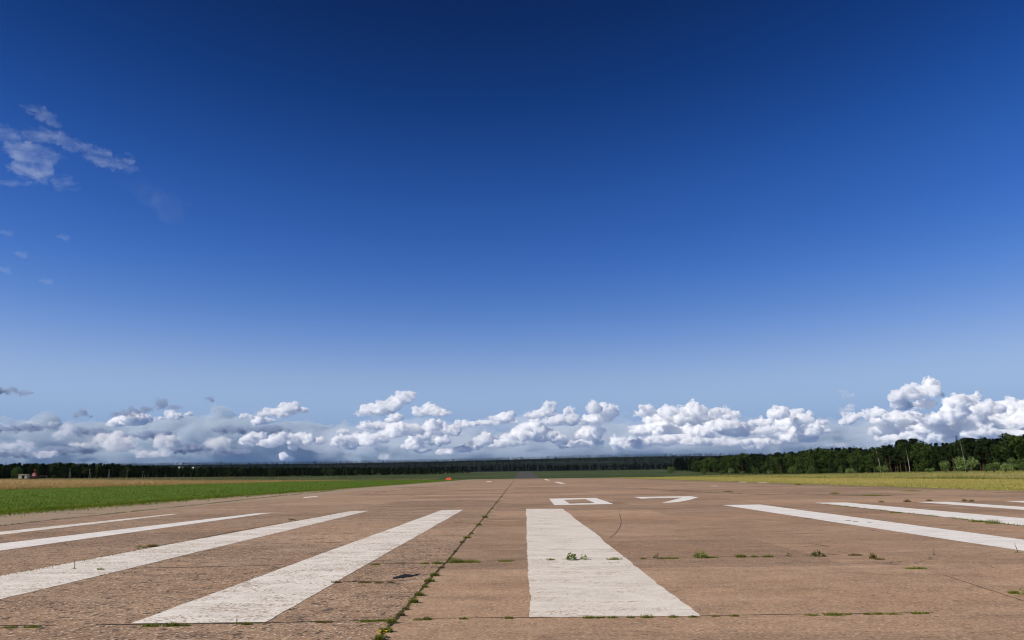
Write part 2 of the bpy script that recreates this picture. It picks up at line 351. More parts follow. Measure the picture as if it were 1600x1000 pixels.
def painted(name, poly, mat, label=None, lift=.004, step=.12, amp=.012):
    """A painted patch with a hand-brushed edge; follows the level pavement."""
    pts = []
    n = len(poly)
    for i in range(n):
        a, b = Vector(poly[i]), Vector(poly[(i + 1) % n]); L = (b - a).length; k = max(1, int(L/step))
        d = (b - a)/max(L, 1e-6); nrm = Vector((-d.y, d.x))
        for j in range(k):
            p = a + (b - a)*(j/k); o = 0 if j == 0 else amp*(2.2*mnoise.noise((p.x*.35, p.y*.35, i)) + 1.0*mnoise.noise((p.x*2.3, p.y*2.3, i + 7)) + .9*mnoise.noise((p.x*9, p.y*9, i)))
            pts.append((p.x + nrm.x*o, p.y + nrm.y*o))
    bm = bmesh.new(); vs = [bm.verts.new((x, y, ZP + lift + .00004*max(y, 0))) for x, y in pts]
    f = bm.faces.new(vs); bmesh.ops.triangulate(bm, faces=[f]); bm.normal_update()
    for q in bm.faces:
        if q.normal.z < 0: q.normal_flip()
    me = bpy.data.meshes.new(name); bm.to_mesh(me); bm.free()
    return tag(link(name, me, mat, runway), label)
def P2(px, py):
    p = at(px, py); return (p.x, p.y)
stripes = [  # corners in the photograph : far left, far right, near right, near left
    ([(268, 803.5), (281, 803.5), (-60, 843.5), (-60, 838)], 'paint_coarse', 'narrow white stripe with ragged edge next to the left shoulder slabs'),
    ([(402, 802.5), (427, 801.5), (-40, 867), (-40, 855)], 'paint_white', 'long white stripe second from the left border'),
    ([(545, 799.5), (577, 798.5), (-130, 970), (-130, 925)], 'paint_coarse', 'chipped white stripe whose upper edge follows a weedy joint'),
    ([(690, 797.5), (724, 797), (414, 974.5), (204, 976.5)], 'paint_coarse', 'chipped white stripe left of the weedy centre joint'),
    ([(822, 795.5), (880, 795.5), (1094, 964.5), (827, 966.5)], 'paint_cream', 'broad weathered cream stripe with wavy left edge and weeds across it'),
    ([(1128, 789.5), (1187, 788.8), (1720, 860.5), (1720, 880.5)], 'paint_white', 'white stripe nearest right of the painted numerals'),
    ([(1273, 785.9), (1322, 785.6), (1720, 821.5), (1720, 835.5)], 'paint_white', 'white stripe with grass along its lower edge at right'),
    ([(1430, 784.8), (1480, 784.4), (1720, 801), (1720, 806)], 'paint_white', 'thin looking white stripe third at right'),
    ([(1568, 783.2), (1614, 783), (1720, 791), (1720, 796)], 'paint_white', 'farthest right white stripe cut by the photo border'),
]
for c, m, lb in stripes:
    painted('threshold_stripe', [P2(*q) for q in c], M[m], lb, amp=.022 if m == 'paint_cream' else .014)
# numeral 0 : four strokes butted into a ring
o_ = [P2(858, 779.5), P2(931, 778.3), P2(959, 788), P2(866, 789.8)]
i_ = [P2(881, 781.5), P2(915, 780.3), P2(929, 786.2), P2(890, 787.5)]
def ring(name, o, i, mat, label):
    bm = bmesh.new(); z = lambda p: ZP + .004 + .00004*p[1]
    vo = [bm.verts.new((*p, z(p))) for p in o]; vi = [bm.verts.new((*p, z(p))) for p in i]
    for k in range(4): bm.faces.new((vo[k], vo[(k+1) % 4], vi[(k+1) % 4], vi[k]))
    bmesh.ops.recalc_face_normals(bm, faces=bm.faces[:])
    if bm.faces[0].normal.z < 0: bmesh.ops.reverse_faces(bm, faces=bm.faces[:])
    me = bpy.data.meshes.new(name); bm.to_mesh(me); bm.free(); return tag(link(name, me, mat, runway), label)
ring('runway_numeral', o_, i_, M['paint_white'], 'painted angular zero')
painted('runway_numeral', [P2(991, 777), P2(1078, 775.6), P2(1091, 777.3), P2(1078, 781.5), P2(1058, 785.2), P2(1034, 786.2), P2(1066, 777.9), P2(1022, 778.6), P2(1002, 779.6)], M['paint_white'], 'painted seven', amp=.0)
for c in ([(866, 753.1), (871, 753), (884, 755.6), (876, 756)], [(849.5, 748.7), (853, 748.6), (860, 750.6), (855, 750.8)]):
    painted('centreline_dash', [P2(*q) for q in c], M['paint_white'], amp=.02)
for c in ([(474, 777), (494, 775.2), (497, 776.4), (476, 778.4)], [(760, 752.2), (767, 751.7), (768, 752.8), (761, 753.4)], [(1110, 759.4), (1120, 759.2), (1121, 759.8), (1111, 760)], [(1154, 753.2), (1166, 753), (1167, 753.7), (1155, 753.9)], [(1184, 754.3), (1198, 754), (1199, 754.7), (1185, 755)]):
    painted('edge_mark', [P2(*q) for q in c], M['paint_coarse'], amp=.03)

def joint(pts, w, name='slab_joint', mat='soil', gaps=.0, lift=.003, label=None, seed=1):
    """A jagged soil filled joint or crack along a line of ground points."""
    bm = bmesh.new(); prev = None; acc = 0
    P = [Vector(p) for p in pts]
    samples = []
    for a, b in zip(P, P[1:]):
        L = (b - a).length; k = max(2, int(L/.09))
        for j in range(k): samples.append(a + (b - a)*(j/k))
    samples.append(P[-1])
    for i, p in enumerate(samples):
        q = samples[min(i + 1, len(samples) - 1)] - samples[max(i - 1, 0)]; q = Vector((q.x, q.y)).normalized(); n = Vector((-q.y, q.x))
        jit = .35*w*(mnoise.noise((p.x*1.3, p.y*1.3, seed)) + mnoise.noise((p.x*6, p.y*6, seed + 4)))
        ww = w*(.5 + .9*abs(mnoise.noise((p.x*.9, p.y*.9, seed + 9))) + .8*abs(mnoise.noise((p.x*7, p.y*7, seed + 2))))
        if gaps and mnoise.noise((p.x*.55, p.y*.55, seed + 20)) < gaps - .5: prev = None; continue
        c = Vector((p.x, p.y)) + n*jit; z = ZP + lift + .00004*max(p.y, 0)
        cur = (bm.verts.new((c.x - n.x*ww/2, c.y - n.y*ww/2, z)), bm.verts.new((c.x + n.x*ww/2, c.y + n.y*ww/2, z)))
        if prev:
            f = bm.faces.new((prev[0], prev[1], cur[1], cur[0])); f.normal_update()
            if f.normal.z < 0: f.normal_flip()
        prev = cur
    me = bpy.data.meshes.new(name); bm.to_mesh(me); bm.free(); return tag(link(name, me, M[mat], runway), label)
def gl(*px): return [P2(*q) for q in px]
joint(gl((804, 749.5), (778, 783), (752, 815), (725, 846), (700, 877), (670, 908), (640, 945), (590, 1000), (566, 1024)), .045, label='long centre joint full of weeds', seed=2)
joint(gl((1310, 862.5), (1345, 870), (1400, 881), (1445, 890), (1500, 908), (1600, 941)), .016, gaps=.3, seed=3)
joint(gl((550, 798.7), (380, 829), (240, 856), (116, 880), (0, 902.5), (-60, 914)), .05, gaps=.2, seed=4)
joint(gl((1290, 788.5), (1340, 794), (1400, 800.6), (1480, 809.6), (1560, 818.4), (1640, 827.2)), .06, gaps=.3, seed=5)
joint(gl((0, 822.5), (80, 813), (150, 806), (230, 797.5), (330, 787), (425, 776.5), (520, 767)), .16, gaps=.15, seed=6)
joint(gl((0, 803.5), (70, 801.5), (150, 803)), .16, gaps=.2, seed=7)
cross = [  # joints across, left part and right part of each slab row
    ([(-60, 980), (100, 978.5), (300, 977), (420, 975), (520, 972.5), (620, 970.5)], .040, .18), ([(648, 968.5), (760, 967.2), (827, 966.8), (960, 965.6), (1094, 964.2), (1250, 961.6), (1460, 958.6)], .020, .25),
    ([(455, 914), (540, 910.5), (640, 909)], .040, .32),
    ([(180, 889.5), (300, 887.5), (395, 885), (500, 882.5), (560, 882.3), (640, 881.5), (696, 880.2)], .044, .14), ([(700, 879.7), (800, 876.3), (900, 874.5), (1000, 873), (1100, 871.2), (1200, 870.4), (1310, 867.6)], .026, .12),
    ([(395, 851.5), (470, 849.5), (560, 847.6), (700, 846.5)], .060, .2), ([(662, 825.2), (700, 824.3), (755, 824)], .035, .4),
    ([(560, 801.5), (650, 796.8), (760, 795), (778, 795.2)], .10, .3), ([(700, 784), (760, 779.5), (800, 779)], .10, .42), ([(590, 789.5), (640, 787), (690, 785.5)], .1, .5),
    ([(1260, 849.3), (1275, 851.5), (1298, 856)], .03, .2), ([(1358, 828.8), (1372, 831)], .05, .0), ([(995, 789.7), (1015, 791)], .06, .1),
    ([(1000, 764), (1120, 770.5), (1200, 773.5), (1250, 772), (1330, 774.5), (1390, 775)], .16, .35), ([(1290, 787), (1420, 785.5), (1600, 786)], .10, .5), ([(1310, 767.5), (1420, 768), (1600, 770)], .16, .42),
    ([(905, 757), (1010, 763), (1100, 768)], .2, .5), ([(640, 775), (700, 768), (760, 765)], .2, .5), ([(930, 754), (1060, 758), (1190, 760)], .3, .5), ([(560, 772.5), (640, 764), (720, 757)], .3, .4),
]
for k, (c, w, gp) in enumerate(cross): joint(gl(*c), w, gaps=gp, seed=30 + k)
joint(gl((968, 803), (971, 815), (969, 824), (963, 833), (954, 841)), .028, 'rubber_mark', 'rubber', label='thin curved tyre scuff right of the cream stripe', seed=80)
# spalled hole left of the centre joint
def pothole():
    c = gl((614, 906.5), (622, 905), (630, 905.8), (640, 903.4), (651, 900.4), (658, 897.4), (648, 898.3), (638, 899), (630, 898.6), (620, 901.8), (612, 904.8))
    return painted('pothole', c, M['asphalt'], 'small dark broken hole left of the centre joint', lift=.003, step=.015, amp=.05)
pothole()
for px, py, w in ((1264, 811, .3), (1325, 814, .2), (1337, 816, .2), (1358, 817, .15), (716, 816.7, .35)):
    p = at(px, py); painted('paint_chip', [(p.x - w*.5, p.y - .08), (p.x + w*.5, p.y - .05), (p.x + w*.4, p.y + .08), (p.x - w*.4, p.y + .1)], M['soil'], lift=.0065, step=.06, amp=.04)

# ------------------------------------------------------------------ grass fields (uncountable)
def blades(name, X, Y, h, w, mat, lean=.5, Z=None):
    n = len(X); Z = ground(X, Y) if Z is None else Z
    a = rng.uniform(0, 2*np.pi, n); b = rng.uniform(0, 2*np.pi, n); ln = rng.uniform(.1, 1, n)*lean*h
    B = np.stack([X, Y, Z - .02], 1); dx = np.stack([np.cos(a)*w/2, np.sin(a)*w/2, 0*w], 1)
    T = B + np.stack([np.cos(b)*ln, np.sin(b)*ln, h], 1)
    V = np.stack([B - dx, B + dx, T], 1).reshape(-1, 3); i = np.arange(n)*3
    r = np.repeat(rng.uniform(0, 1, n), 3); tip = np.tile([0, 0, 1.], n)
    return tag(link(name, np_mesh(name, V, np.stack([i, i + 1, i + 2], 1), {'rnd': r, 'tip': tip}), mat), kind='stuff')
def clumpy(n, fx, fy, scale, thr):
    """n points kept where a noise field is high: grass grows in patches."""
    X, Y = [], []
    while len(X) < n:
        x, y = fx(), fy()
        if mnoise.noise((x*scale, y*scale, 2)) + random.uniform(-.35, .35) > thr: X.append(x); Y.append(y)
    return np.array(X), np.array(Y)
def inv(a, b): return 1/(1/b + (1/a - 1/b)*random.random())   # more of them near the camera
U = random.uniform
n = 70000; Y = np.array([inv(26, 330) for _ in range(n)]); X = np.array([-27.0 - 82*U(0, 1)**1.15 for _ in range(n)])
o = blades('mown_grass', X, Y, rng.uniform(.05, .12, n)*(1 + Y/160), rng.uniform(.02, .04, n)*(1 + Y/60), M['mown']); tag(o, 'short bright green mown grass left of the runway', 'grass')
n = 16000; Y = np.array([inv(24, 300) for _ in range(n)]); X = RL + wob(Y, 1.3, .45) + np.abs(rng.normal(0, 1.5, n))*(rng.uniform(0, 1, n) > .45) - .3
o = blades('verge_grass', X, Y, rng.uniform(.08, .22, n), rng.uniform(.02, .05, n)*(1 + Y/80), M['mown'], .9); tag(o, 'ragged green grass along the left pavement edge', 'grass')
n = 60000; Y = np.array([inv(90, 900) for _ in range(n)]); X = np.array([-108 - 300*U(0, 1)**1.6 for _ in range(n)])
o = blades('dry_grass', X, Y, rng.uniform(.35, .95, n), rng.uniform(.05, .12, n)*(1 + Y/260), M['straw'], .5); tag(o, 'tall straw coloured grass behind the mown strip at left', 'grass')
n = 52000; Y = np.array([inv(38, 330) for _ in range(n)]); X = np.array([42 + 50*U(0, 1) for _ in range(n)])
o = blades('yellow_grass', X, Y, rng.uniform(.05, .15, n)*(1 + Y/200), rng.uniform(.025, .05, n)*(1 + Y/80), M['yellow']); tag(o, 'short yellow green grass right of the pavement', 'grass')
n = 85000; Y = np.array([inv(75, 620) for _ in range(n)]); X = np.array([82 + 190*U(0, 1)**1.8 for _ in range(n)])
o = blades('meadow_grass', X, Y, rng.uniform(.35, 1.0, n)*np.array([.75 + 1.1*max(-.3, mnoise.noise((x*.06, y*.025, 1))) for x, y in zip(X, Y)]), rng.uniform(.03, .07, n)*(1 + Y/220), M['meadow'], .45); tag(o, 'tall seeding meadow grass in front of the right wood', 'grass')
n = 9000; Y = np.array([inv(36, 330) for _ in range(n)]); X = RR + np.interp(Y, [60, 200, 330], [0, 3, 3]) + wob(Y, 8.1, .8) + rng.normal(.3, .8, n)
o = blades('verge_grass', X, Y, rng.uniform(.06, .2, n), rng.uniform(.03, .06, n)*(1 + Y/80), M['yellow'], .9); tag(o, 'ragged yellow green grass along the right pavement edge', 'grass')

# ------------------------------------------------------------------ weeds on the pavement
def tuft_mesh(w, h, n, seed, flat=.35, curve=True):
    r = np.random.default_rng(seed); V = []; Fc = []; rn = []; tp = []
    for k in range(n):
        x, y = np.clip(r.normal(0, w*.28), -w*.42, w*.42), np.clip(r.normal(0, w*.26*flat), -w*.4*flat, w*.4*flat); a = r.uniform(0, 2*np.pi); hh = h*r.uniform(.35, 1)*(1 - .5*min(1, abs(x)/w)); lean = r.uniform(.2, 1.0)*hh
        d = np.array([np.cos(a), np.sin(a)]); bw = r.uniform(.004, .008); s = np.array([-d[1], d[0]])*bw/2; i = len(V); q = r.uniform()
        for t, ww in ((0, 1), (.55, .85), (1, .12)):
            c = np.array([x, y]) + d*lean*t*t; z = hh*(t - .25*t*t*(lean/hh))
            for sg in (-1, 1): V.append((c[0] + sg*s[0]*ww, c[1] + sg*s[1]*ww, z)); rn.append(q); tp.append(t)
        Fc += [(i, i+1, i+3, i+2), (i+2, i+3, i+5, i+4)]
    a0 = len(V); m_ = 14; ax, ay = w*.50, w*.50*flat
    for q in range(m_):
        a = 2*np.pi*q/m_; k = r.uniform(.75, 1.1); V.append((ax*np.cos(a)*k, ay*np.sin(a)*k, -.004)); rn.append(0); tp.append(.6)
    for q in range(m_):
        a = 2*np.pi*q/m_; k = r.uniform(.5, .75); V.append((ax*np.cos(a)*k, ay*np.sin(a)*k, min(.008, h*.12))); rn.append(.1); tp.append(.3)
    for q in range(m_): Fc.append((a0 + q, a0 + (q+1) % m_, a0 + m_ + (q+1) % m_, a0 + m_ + q))
    for q in range(1, m_//2): Fc.append((a0 + m_ + q - 1, a0 + m_ + q, a0 + 2*m_ - 1 - q, a0 + 2*m_ - q if q > 1 else a0 + 2*m_ - 1)) if q > 1 else Fc.append((a0 + m_, a0 + m_ + 1, a0 + 2*m_ - 2, a0 + 2*m_ - 1))
    return np_mesh('tuft', V, Fc, {'rnd': rn, 'tip': tp})
def leaf_mesh(w, h, n, seed, lsize, dome=True):
    """A leafy weed: small pointed leaves on a low spreading plant."""
    r = np.random.default_rng(seed); V = []; Fc = []; rn = []
    for k in range(n):
        a = r.uniform(0, 2*np.pi); rad = w/2*np.sqrt(r.uniform()); x, y = rad*np.cos(a), rad*np.sin(a)*.7
        z = h*(r.uniform(.1, 1)*(1 - (rad/(w/2))**2*.75) if dome else r.uniform(.05, 1)*(1 - rad/(w/2)*.6))
        d = Vector((np.cos(a) + r.normal(0, .5), np.sin(a) + r.normal(0, .5), r.uniform(-.1, .9))).normalized(); s = d.cross(Vector((r.normal(0, .4), r.normal(0, .4), 1))).normalized()
        L = lsize*r.uniform(.6, 1.2); B = Vector((x, y, max(z, .004))); i = len(V); q = r.uniform()
        for p in (B, B + d*L*.5 + s*L*.28, B + d*L, B + d*L*.5 - s*L*.28): V.append((p.x, p.y, max(p.z, .002))); rn.append(q)
        Fc.append((i, i+1, i+2, i+3))
    return np_mesh('weed', V, Fc, {'rnd': rn})
def tube_mesh(pts, rad, sides=6, name='tube'):
    V = []; Fc = []
    P = [Vector(p) for p in pts]
    for i, p in enumerate(P):
        d = (P[min(i+1, len(P)-1)] - P[max(i-1, 0)]).normalized(); u = d.cross(Vector((.31, .95, .05))).normalized(); v = d.cross(u)
        for k in range(sides):
            a = 2*math.pi*k/sides; q = p + (u*math.cos(a) + v*math.sin(a))*rad[i]; V.append(tuple(q))
    for i in range(len(P) - 1):
        for k in range(sides):
            a, b = i*sides + k, i*sides + (k+1) % sides; Fc.append((a, b, b + sides, a + sides))
    return np_mesh(name, V, Fc, {'rnd': [.5]*len(V)}, smooth=True)
def px_size(p): return p.y/F
seedc = [100]
def ns(): seedc[0] += 1; return seedc[0]
def grass_tuft(px, py, wpx, hpx, label, mat='tuft', group='grass tufts in the runway joints', dens=1.0):
    p = at(px, py, ZP); k = px_size(p); w, h = wpx*k*1.5, hpx*k*1.15
    o = link('grass_tuft', tuft_mesh(w, h, int(dens*(34 + 420*w)), ns(), .45), M[mat]); o.location = p; return tag(o, label, 'grass tuft', group)
def weed(px, py, wpx, hpx, label, mat='weed', n=110, ls=.22, group='weeds on the runway'):
    p = at(px, py, ZP); k = px_size(p); w, h = wpx*k, hpx*k
    o = link('leafy_weed', leaf_mesh(w, h, n, ns(), ls*w), M[mat]); o.location = p; return tag(o, label, 'weed', group)
def tall_weed(px, py, hpx, label, mat='weed', branches=9, base=.5, group='weeds on the runway'):
    p = at(px, py, ZP); k = px_size(p); h = hpx*k
    root = empty('tall_weed', p); tag(root, label, 'weed', group)
    r = random.Random(ns()); top = Vector((r.uniform(-.15, .15)*h, 0, h)); pts = [top*t + Vector((.04*h*math.sin(5*t), 0, 0)) for t in (0, .25, .5, .75, 1)]
    link('stem', tube_mesh(pts, [.006, .005, .0045, .0035, .002]), M['tuft'], root)
    V = []; Fc = []; rn = []
    for q in range(branches*3):
        t = r.uniform(.15, 1); c = top*t; a = r.uniform(0, 6.28); L = h*r.uniform(.10, .22)*(1.15 - .6*t); d = Vector((math.cos(a), math.sin(a), r.uniform(.1, .8))).normalized(); s = d.cross(Vector((0, 0, 1))).normalized()
        i = len(V); u = r.random()
        for v in (c, c + d*L*.5 + s*L*.22, c + d*L, c + d*L*.5 - s*L*.22): V.append(tuple(v)); rn.append(u)
        Fc.append((i, i+1, i+2, i+3))
    link('leaves', np_mesh('leaves', V, Fc, {'rnd': rn}), M[mat], root)
    if base:
        link('basal_leaves', leaf_mesh(h*base, h*.16, 40, ns(), h*.12), M[mat], root)
    return root
# on and beside the cream stripe, along the joint that crosses it
weed(893, 875.6, 13, 11, 'bright green leafy weed, larger of the pair on the cream stripe', n=150, ls=.3)
weed(913, 875.2, 9, 8, 'bright green leafy weed, smaller of the pair on the cream stripe', n=70, ls=.34)
grass_tuft(860, 875.6, 10, 4, 'small flat dark tuft on the cream stripe left of the leafy pair')
grass_tuft(960, 874.6, 18, 5, 'wide low tuft near the right edge of the cream stripe')
weed(1027, 873.4, 11, 8, 'first small leafy weed right of the cream stripe', 'weed_dark', 60, .3)
grass_tuft(1005, 873.6, 8, 3, 'tiny flat tuft just right of the cream stripe')
grass_tuft(1047, 873, 20, 3, 'thin low fringe of grass left of the big round clump')
weed(1095, 871.8, 18, 10, 'big rounded clump of leafy weed right of the cream stripe', 'weed', 150, .24)
grass_tuft(1112, 871.6, 14, 3, 'low fringe right beside the big round clump')
grass_tuft(1157, 870.9, 11, 7, 'medium tuft right of the big round clump', dens=1.4)
grass_tuft(1178, 870.8, 8, 4, 'smaller tuft between two medium tufts on the right joint')
grass_tuft(1199, 870.6, 13, 5, 'wide dark tuft halfway along the right joint')
weed(1233, 870.4, 8, 5, 'small leafy weed left of the dense dark cushion', 'weed_dark', 40, .3)
weed(1278, 869.6, 18, 8, 'dense dark green cushion of weed on the right joint', 'weed_dark', 190, .17)
grass_tuft(1334, 868, 12, 4, 'flat olive tuft left of the brown dried plant', 'drytuft')
grass_tuft(1343, 868, 7, 3, 'tiny flat tuft touching the brown dried plant', 'drytuft')
grass_tuft(1364, 873, 7, 12, 'upright brown dried plant where the right joint bends', 'drytuft', dens=1.2)
grass_tuft(1374, 874.4, 12, 3, 'low fringe right of the brown dried plant', 'drytuft')
tall_weed(1459, 866.6, 8, 'thin brownish weed alone on the bare right slab', 'drytuft', 5, .3)
tall_weed(1590, 863.8, 14, 'tall green weed on the lower edge of the right white stripe', 'weed', 7, .75)
grass_tuft(1430, 888.6, 22, 4, 'long low grass in the slanting right joint')
grass_tuft(1584, 927.5, 11, 6, 'small tuft by the right photo border', dens=1.5)
weed(1599, 930.5, 12, 11, 'leafy weed cut by the right photo border', 'weed', 80, .26)
# lower end of the cream stripe
for px, wv, hv, lb in ((921, 16, 5, 'wide tuft leftmost at the near end of the cream stripe'), (938, 10, 4, 'second tuft from left at the near end of the cream stripe'), (957, 11, 4, 'third tuft from left at the near end of the cream stripe'),
                       (985, 9, 4, 'small dark tuft in the middle of the cream stripe end'), (1010, 14, 6, 'thickest tuft at the near end of the cream stripe'), (1052, 10, 5, 'tuft at the right part of the cream stripe end'),
                       (1083, 10, 4, 'tuft at the pointed right corner of the cream stripe')):
    grass_tuft(px, 966 - (px - 900)*.008, wv, hv, lb)
for px, py, wv, hv, lb in ((1118, 963.4, 8, 3, 'tiny tuft just past the cream stripe corner'), (1147, 963, 10, 4, 'tuft right of the cream stripe corner'), (1268, 961.5, 16, 2.5, 'thin fringe starting the nearest right grass line'), (1303, 961, 22, 5, 'fullest tuft of the nearest right grass line'),
                           (1325, 960.8, 8, 3, 'small tuft following the fullest one in the nearest right line'), (1355, 960.4, 8, 4, 'single tuft in the middle of the nearest right line'), (1372, 960, 12, 4.5, 'dense tuft right of the middle in the nearest right line'),
                           (1395, 959.8, 16, 3, 'low wide fringe in the nearest right line'), (1432, 959.2, 10, 5, 'brown tuft near the end of the nearest right line'), (1447, 959, 6, 4, 'last tuft of the nearest right line')):
    grass_tuft(px, py, wv, hv, lb)
# left of the long joint
for px, py, wv, hv, lb, mt in ((505, 972.8, 18, 4, 'brown low tuft alone below the left chipped stripe', 'drytuft'), (572, 971.4, 20, 4, 'long low tuft left of the bottom of the centre joint', 'tuft'), (594, 970.8, 14, 5, 'tuft nearly touching the bottom of the centre joint', 'tuft'),
                               (655, 968.8, 14, 3, 'thin fringe right of the bottom of the centre joint', 'tuft'), (668, 968.6, 9, 6, 'small pointed tuft right of the centre joint', 'tuft'), (725, 967.6, 10, 4, 'lone tuft between centre joint and cream stripe', 'tuft'), (795, 966.8, 9, 5, 'tuft just left of the cream stripe corner', 'tuft'),
                               (570, 911, 14, 4, 'grey green tuft left of the dark hole', 'drytuft'), (592, 911.4, 10, 4, 'dry tuft next left of the dark hole', 'drytuft'), (611, 911, 8, 3, 'tiny dry tuft under the dark hole', 'drytuft'), (525, 910.6, 10, 4, 'dry tuft on the edge of the left chipped stripe', 'drytuft'),
                               (587, 882.8, 9, 4, 'small tuft right of the chipped stripe on the middle joint', 'tuft'), (664, 881.6, 9, 4, 'dark tuft first left of the joint crossing', 'tuft'), (684, 881.2, 13, 5, 'tuft second left of the joint crossing', 'tuft'),
                               (712, 879.2, 19, 9, 'tall green tuft right of the joint crossing', 'tuft'), (735, 878.8, 22, 6, 'wide dark green tuft right of the tall one at the crossing', 'tuft'), (791, 877.2, 18, 4, 'low tuft left of the cream stripe on the crossing joint', 'tuft'),
                               (15, 980.8, 16, 3, 'low tuft at the lower left photo corner', 'tuft'), (50, 980.4, 18, 4, 'second tuft from the lower left photo corner', 'tuft'), (235, 978.6, 20, 5, 'tuft under the pointed end of the left chipped stripe', 'tuft'),
                               (268, 978.2, 18, 7, 'bushy tuft under the left chipped stripe', 'tuft'), (290, 978, 10, 4, 'small tuft right of the bushy one under the left stripe', 'tuft'), (385, 976, 12, 5, 'low tuft at the right end of the left stripe base', 'tuft'),
                               (157, 890.4, 7, 4, 'tiny green tuft on the third stripe', 'tuft'), (238, 854.6, 11, 6, 'dark grey green tuft beside the yellow flowers', 'drytuft'), (456, 812.8, 8, 3, 'far tuft on the upper edge of the third stripe', 'drytuft')):
    grass_tuft(px, py, wv, hv, lb, mt, dens=1.2 if hv > 4 else 1.0)
tall_weed(116, 889.5, 14, 'thin green weed standing on the third white stripe', 'weed', 6, .6)
tall_weed(369, 975.4, 12, 'thin green weed at the base of the left chipped stripe', 'weed', 5, .6)
def fringe(pts, n, w, h, mat, label):
    P = [Vector((*q, 0)) for q in gl(*pts)]; X, Y = [], []
    for k in range(n):
        i = random.randrange(len(P) - 1); seg = [(P[j+1] - P[j]).length for j in range(len(P) - 1)]; u = U(0, 1)**1.5*sum(seg[::-1]); j = len(seg) - 1
        while u > seg[j] and j > 0: u -= seg[j]; j -= 1
        p = P[j+1] + (P[j] - P[j+1])*(u/seg[j])
        if mnoise.noise((p.x*2, p.y*1.1, 4)) + U(-.25, .25) < -.12: continue
        X.append(p.x + random.gauss(0, w)); Y.append(p.y)
    n = len(X); o = blades('joint_grass', np.array(X), np.array(Y), rng.uniform(.4, 1, n)*h, rng.uniform(.006, .012, n)*(1 + np.array(Y)/30), M[mat], .9, np.full(n, ZP + .02)); tag(o, label, 'grass')
LONG = ((804, 749.5), (778, 783), (752, 815), (725, 846), (700, 877), (670, 908), (640, 945), (590, 1000), (566, 1024))
fringe(LONG, 3000, .018, .035, 'drytuft', 'thin yellowing fringe of grass filling the long centre joint')
fringe(LONG, 1300, .025, .045, 'tuft', 'green fringe of grass along the long centre joint')
fringe(((0, 822.5), (80, 813), (150, 806), (230, 797.5), (330, 787), (425, 776.5), (520, 767)), 2600, .09, .10, 'tuft', 'dark grassy seam between runway and left shoulder slabs')
fringe(((1000, 764), (1120, 770.5), (1200, 773.5), (1250, 772), (1330, 774.5), (1390, 775)), 1500, .2, .09, 'drytuft', 'grassy seam across the far right pavement')
fringe(((1290, 788.5), (1340, 794), (1400, 800.6), (1480, 809.6), (1560, 818.4), (1640, 827.2)), 1500, .05, .07, 'tuft', 'grassy seam under the second right stripe')
fringe(((550, 798.7), (380, 829), (240, 856), (116, 880), (0, 902.5), (-60, 914)), 900, .04, .05, 'drytuft', 'grassy seam along the upper edge of the third stripe')
def flowers(px, py, wpx, hpx, label):
    p = at(px, py, ZP); k = px_size(p); w, h = wpx*k, hpx*k; root = empty('flowering_weed', p); tag(root, label, 'weed', 'weeds on the runway')
    link('leaves', leaf_mesh(w, h*.8, 60, ns(), .18*w), M['weed_dark'], root)
    r = random.Random(ns())
    for q in range(5):
        x, y, z = r.uniform(-.42, .42)*w, r.uniform(-.2, .2)*w, h*r.uniform(.65, 1.0); bm = bmesh.new()
        vs = [bm.verts.new((x + .022*math.cos(a*6.283/12)*(1 if a % 2 else .7), y + .022*math.sin(a*6.283/12)*(1 if a % 2 else .7), z + (.004 if a % 2 else 0))) for a in range(12)]
        c = bm.verts.new((x, y, z - .006)); [bm.faces.new((c, vs[a], vs[(a+1) % 12])) for a in range(12)]
        me = bpy.data.meshes.new('flower'); bm.to_mesh(me); bm.free(); link('flower', me, M['petal'], root)
flowers(221, 857.5, 16, 7, 'low yellow flowering weed on the upper edge of the third stripe')
flowers(596, 997, 16, 10, 'yellow flowering weed at the bottom of the centre joint')
# far right grass lines
for px, py, wv, hv, lb, mt in ((1377, 785, 6, 4, 'green tuft above the second right stripe', 'tuft'), (1418, 784.6, 8, 6, 'brown tuft at the tip of the third right stripe', 'drytuft'), (1452, 783, 6, 4, 'small brown tuft above the third right stripe', 'drytuft'),
                               (1507, 783.4, 6, 5, 'dry tuft between the two far right stripes', 'drytuft'), (1518, 783.8, 6, 5, 'second dry tuft between the two far right stripes', 'drytuft'), (1400, 801.8, 12, 3, 'low tuft under the second right stripe', 'tuft'),
                               (1530, 815.6, 20, 4, 'long low tuft under the second right stripe near the border', 'tuft'), (1552, 818, 16, 8, 'tallest tuft under the second right stripe', 'tuft'), (1304, 771.4, 12, 3, 'flat tuft on the far right pavement, left one', 'tuft'),
                               (1362, 774.8, 22, 3, 'flat wide tuft on the far right pavement', 'tuft'), (1424, 767.6, 20, 2.5, 'thin flat tuft near the right grass border', 'tuft'), (1138, 769, 10, 3, 'olive tuft on the pavement right of the seven', 'drytuft'), (1248, 757.6, 8, 3, 'small tuft by the right grass border', 'tuft')):
    grass_tuft(px, py, wv, hv, lb, mt)
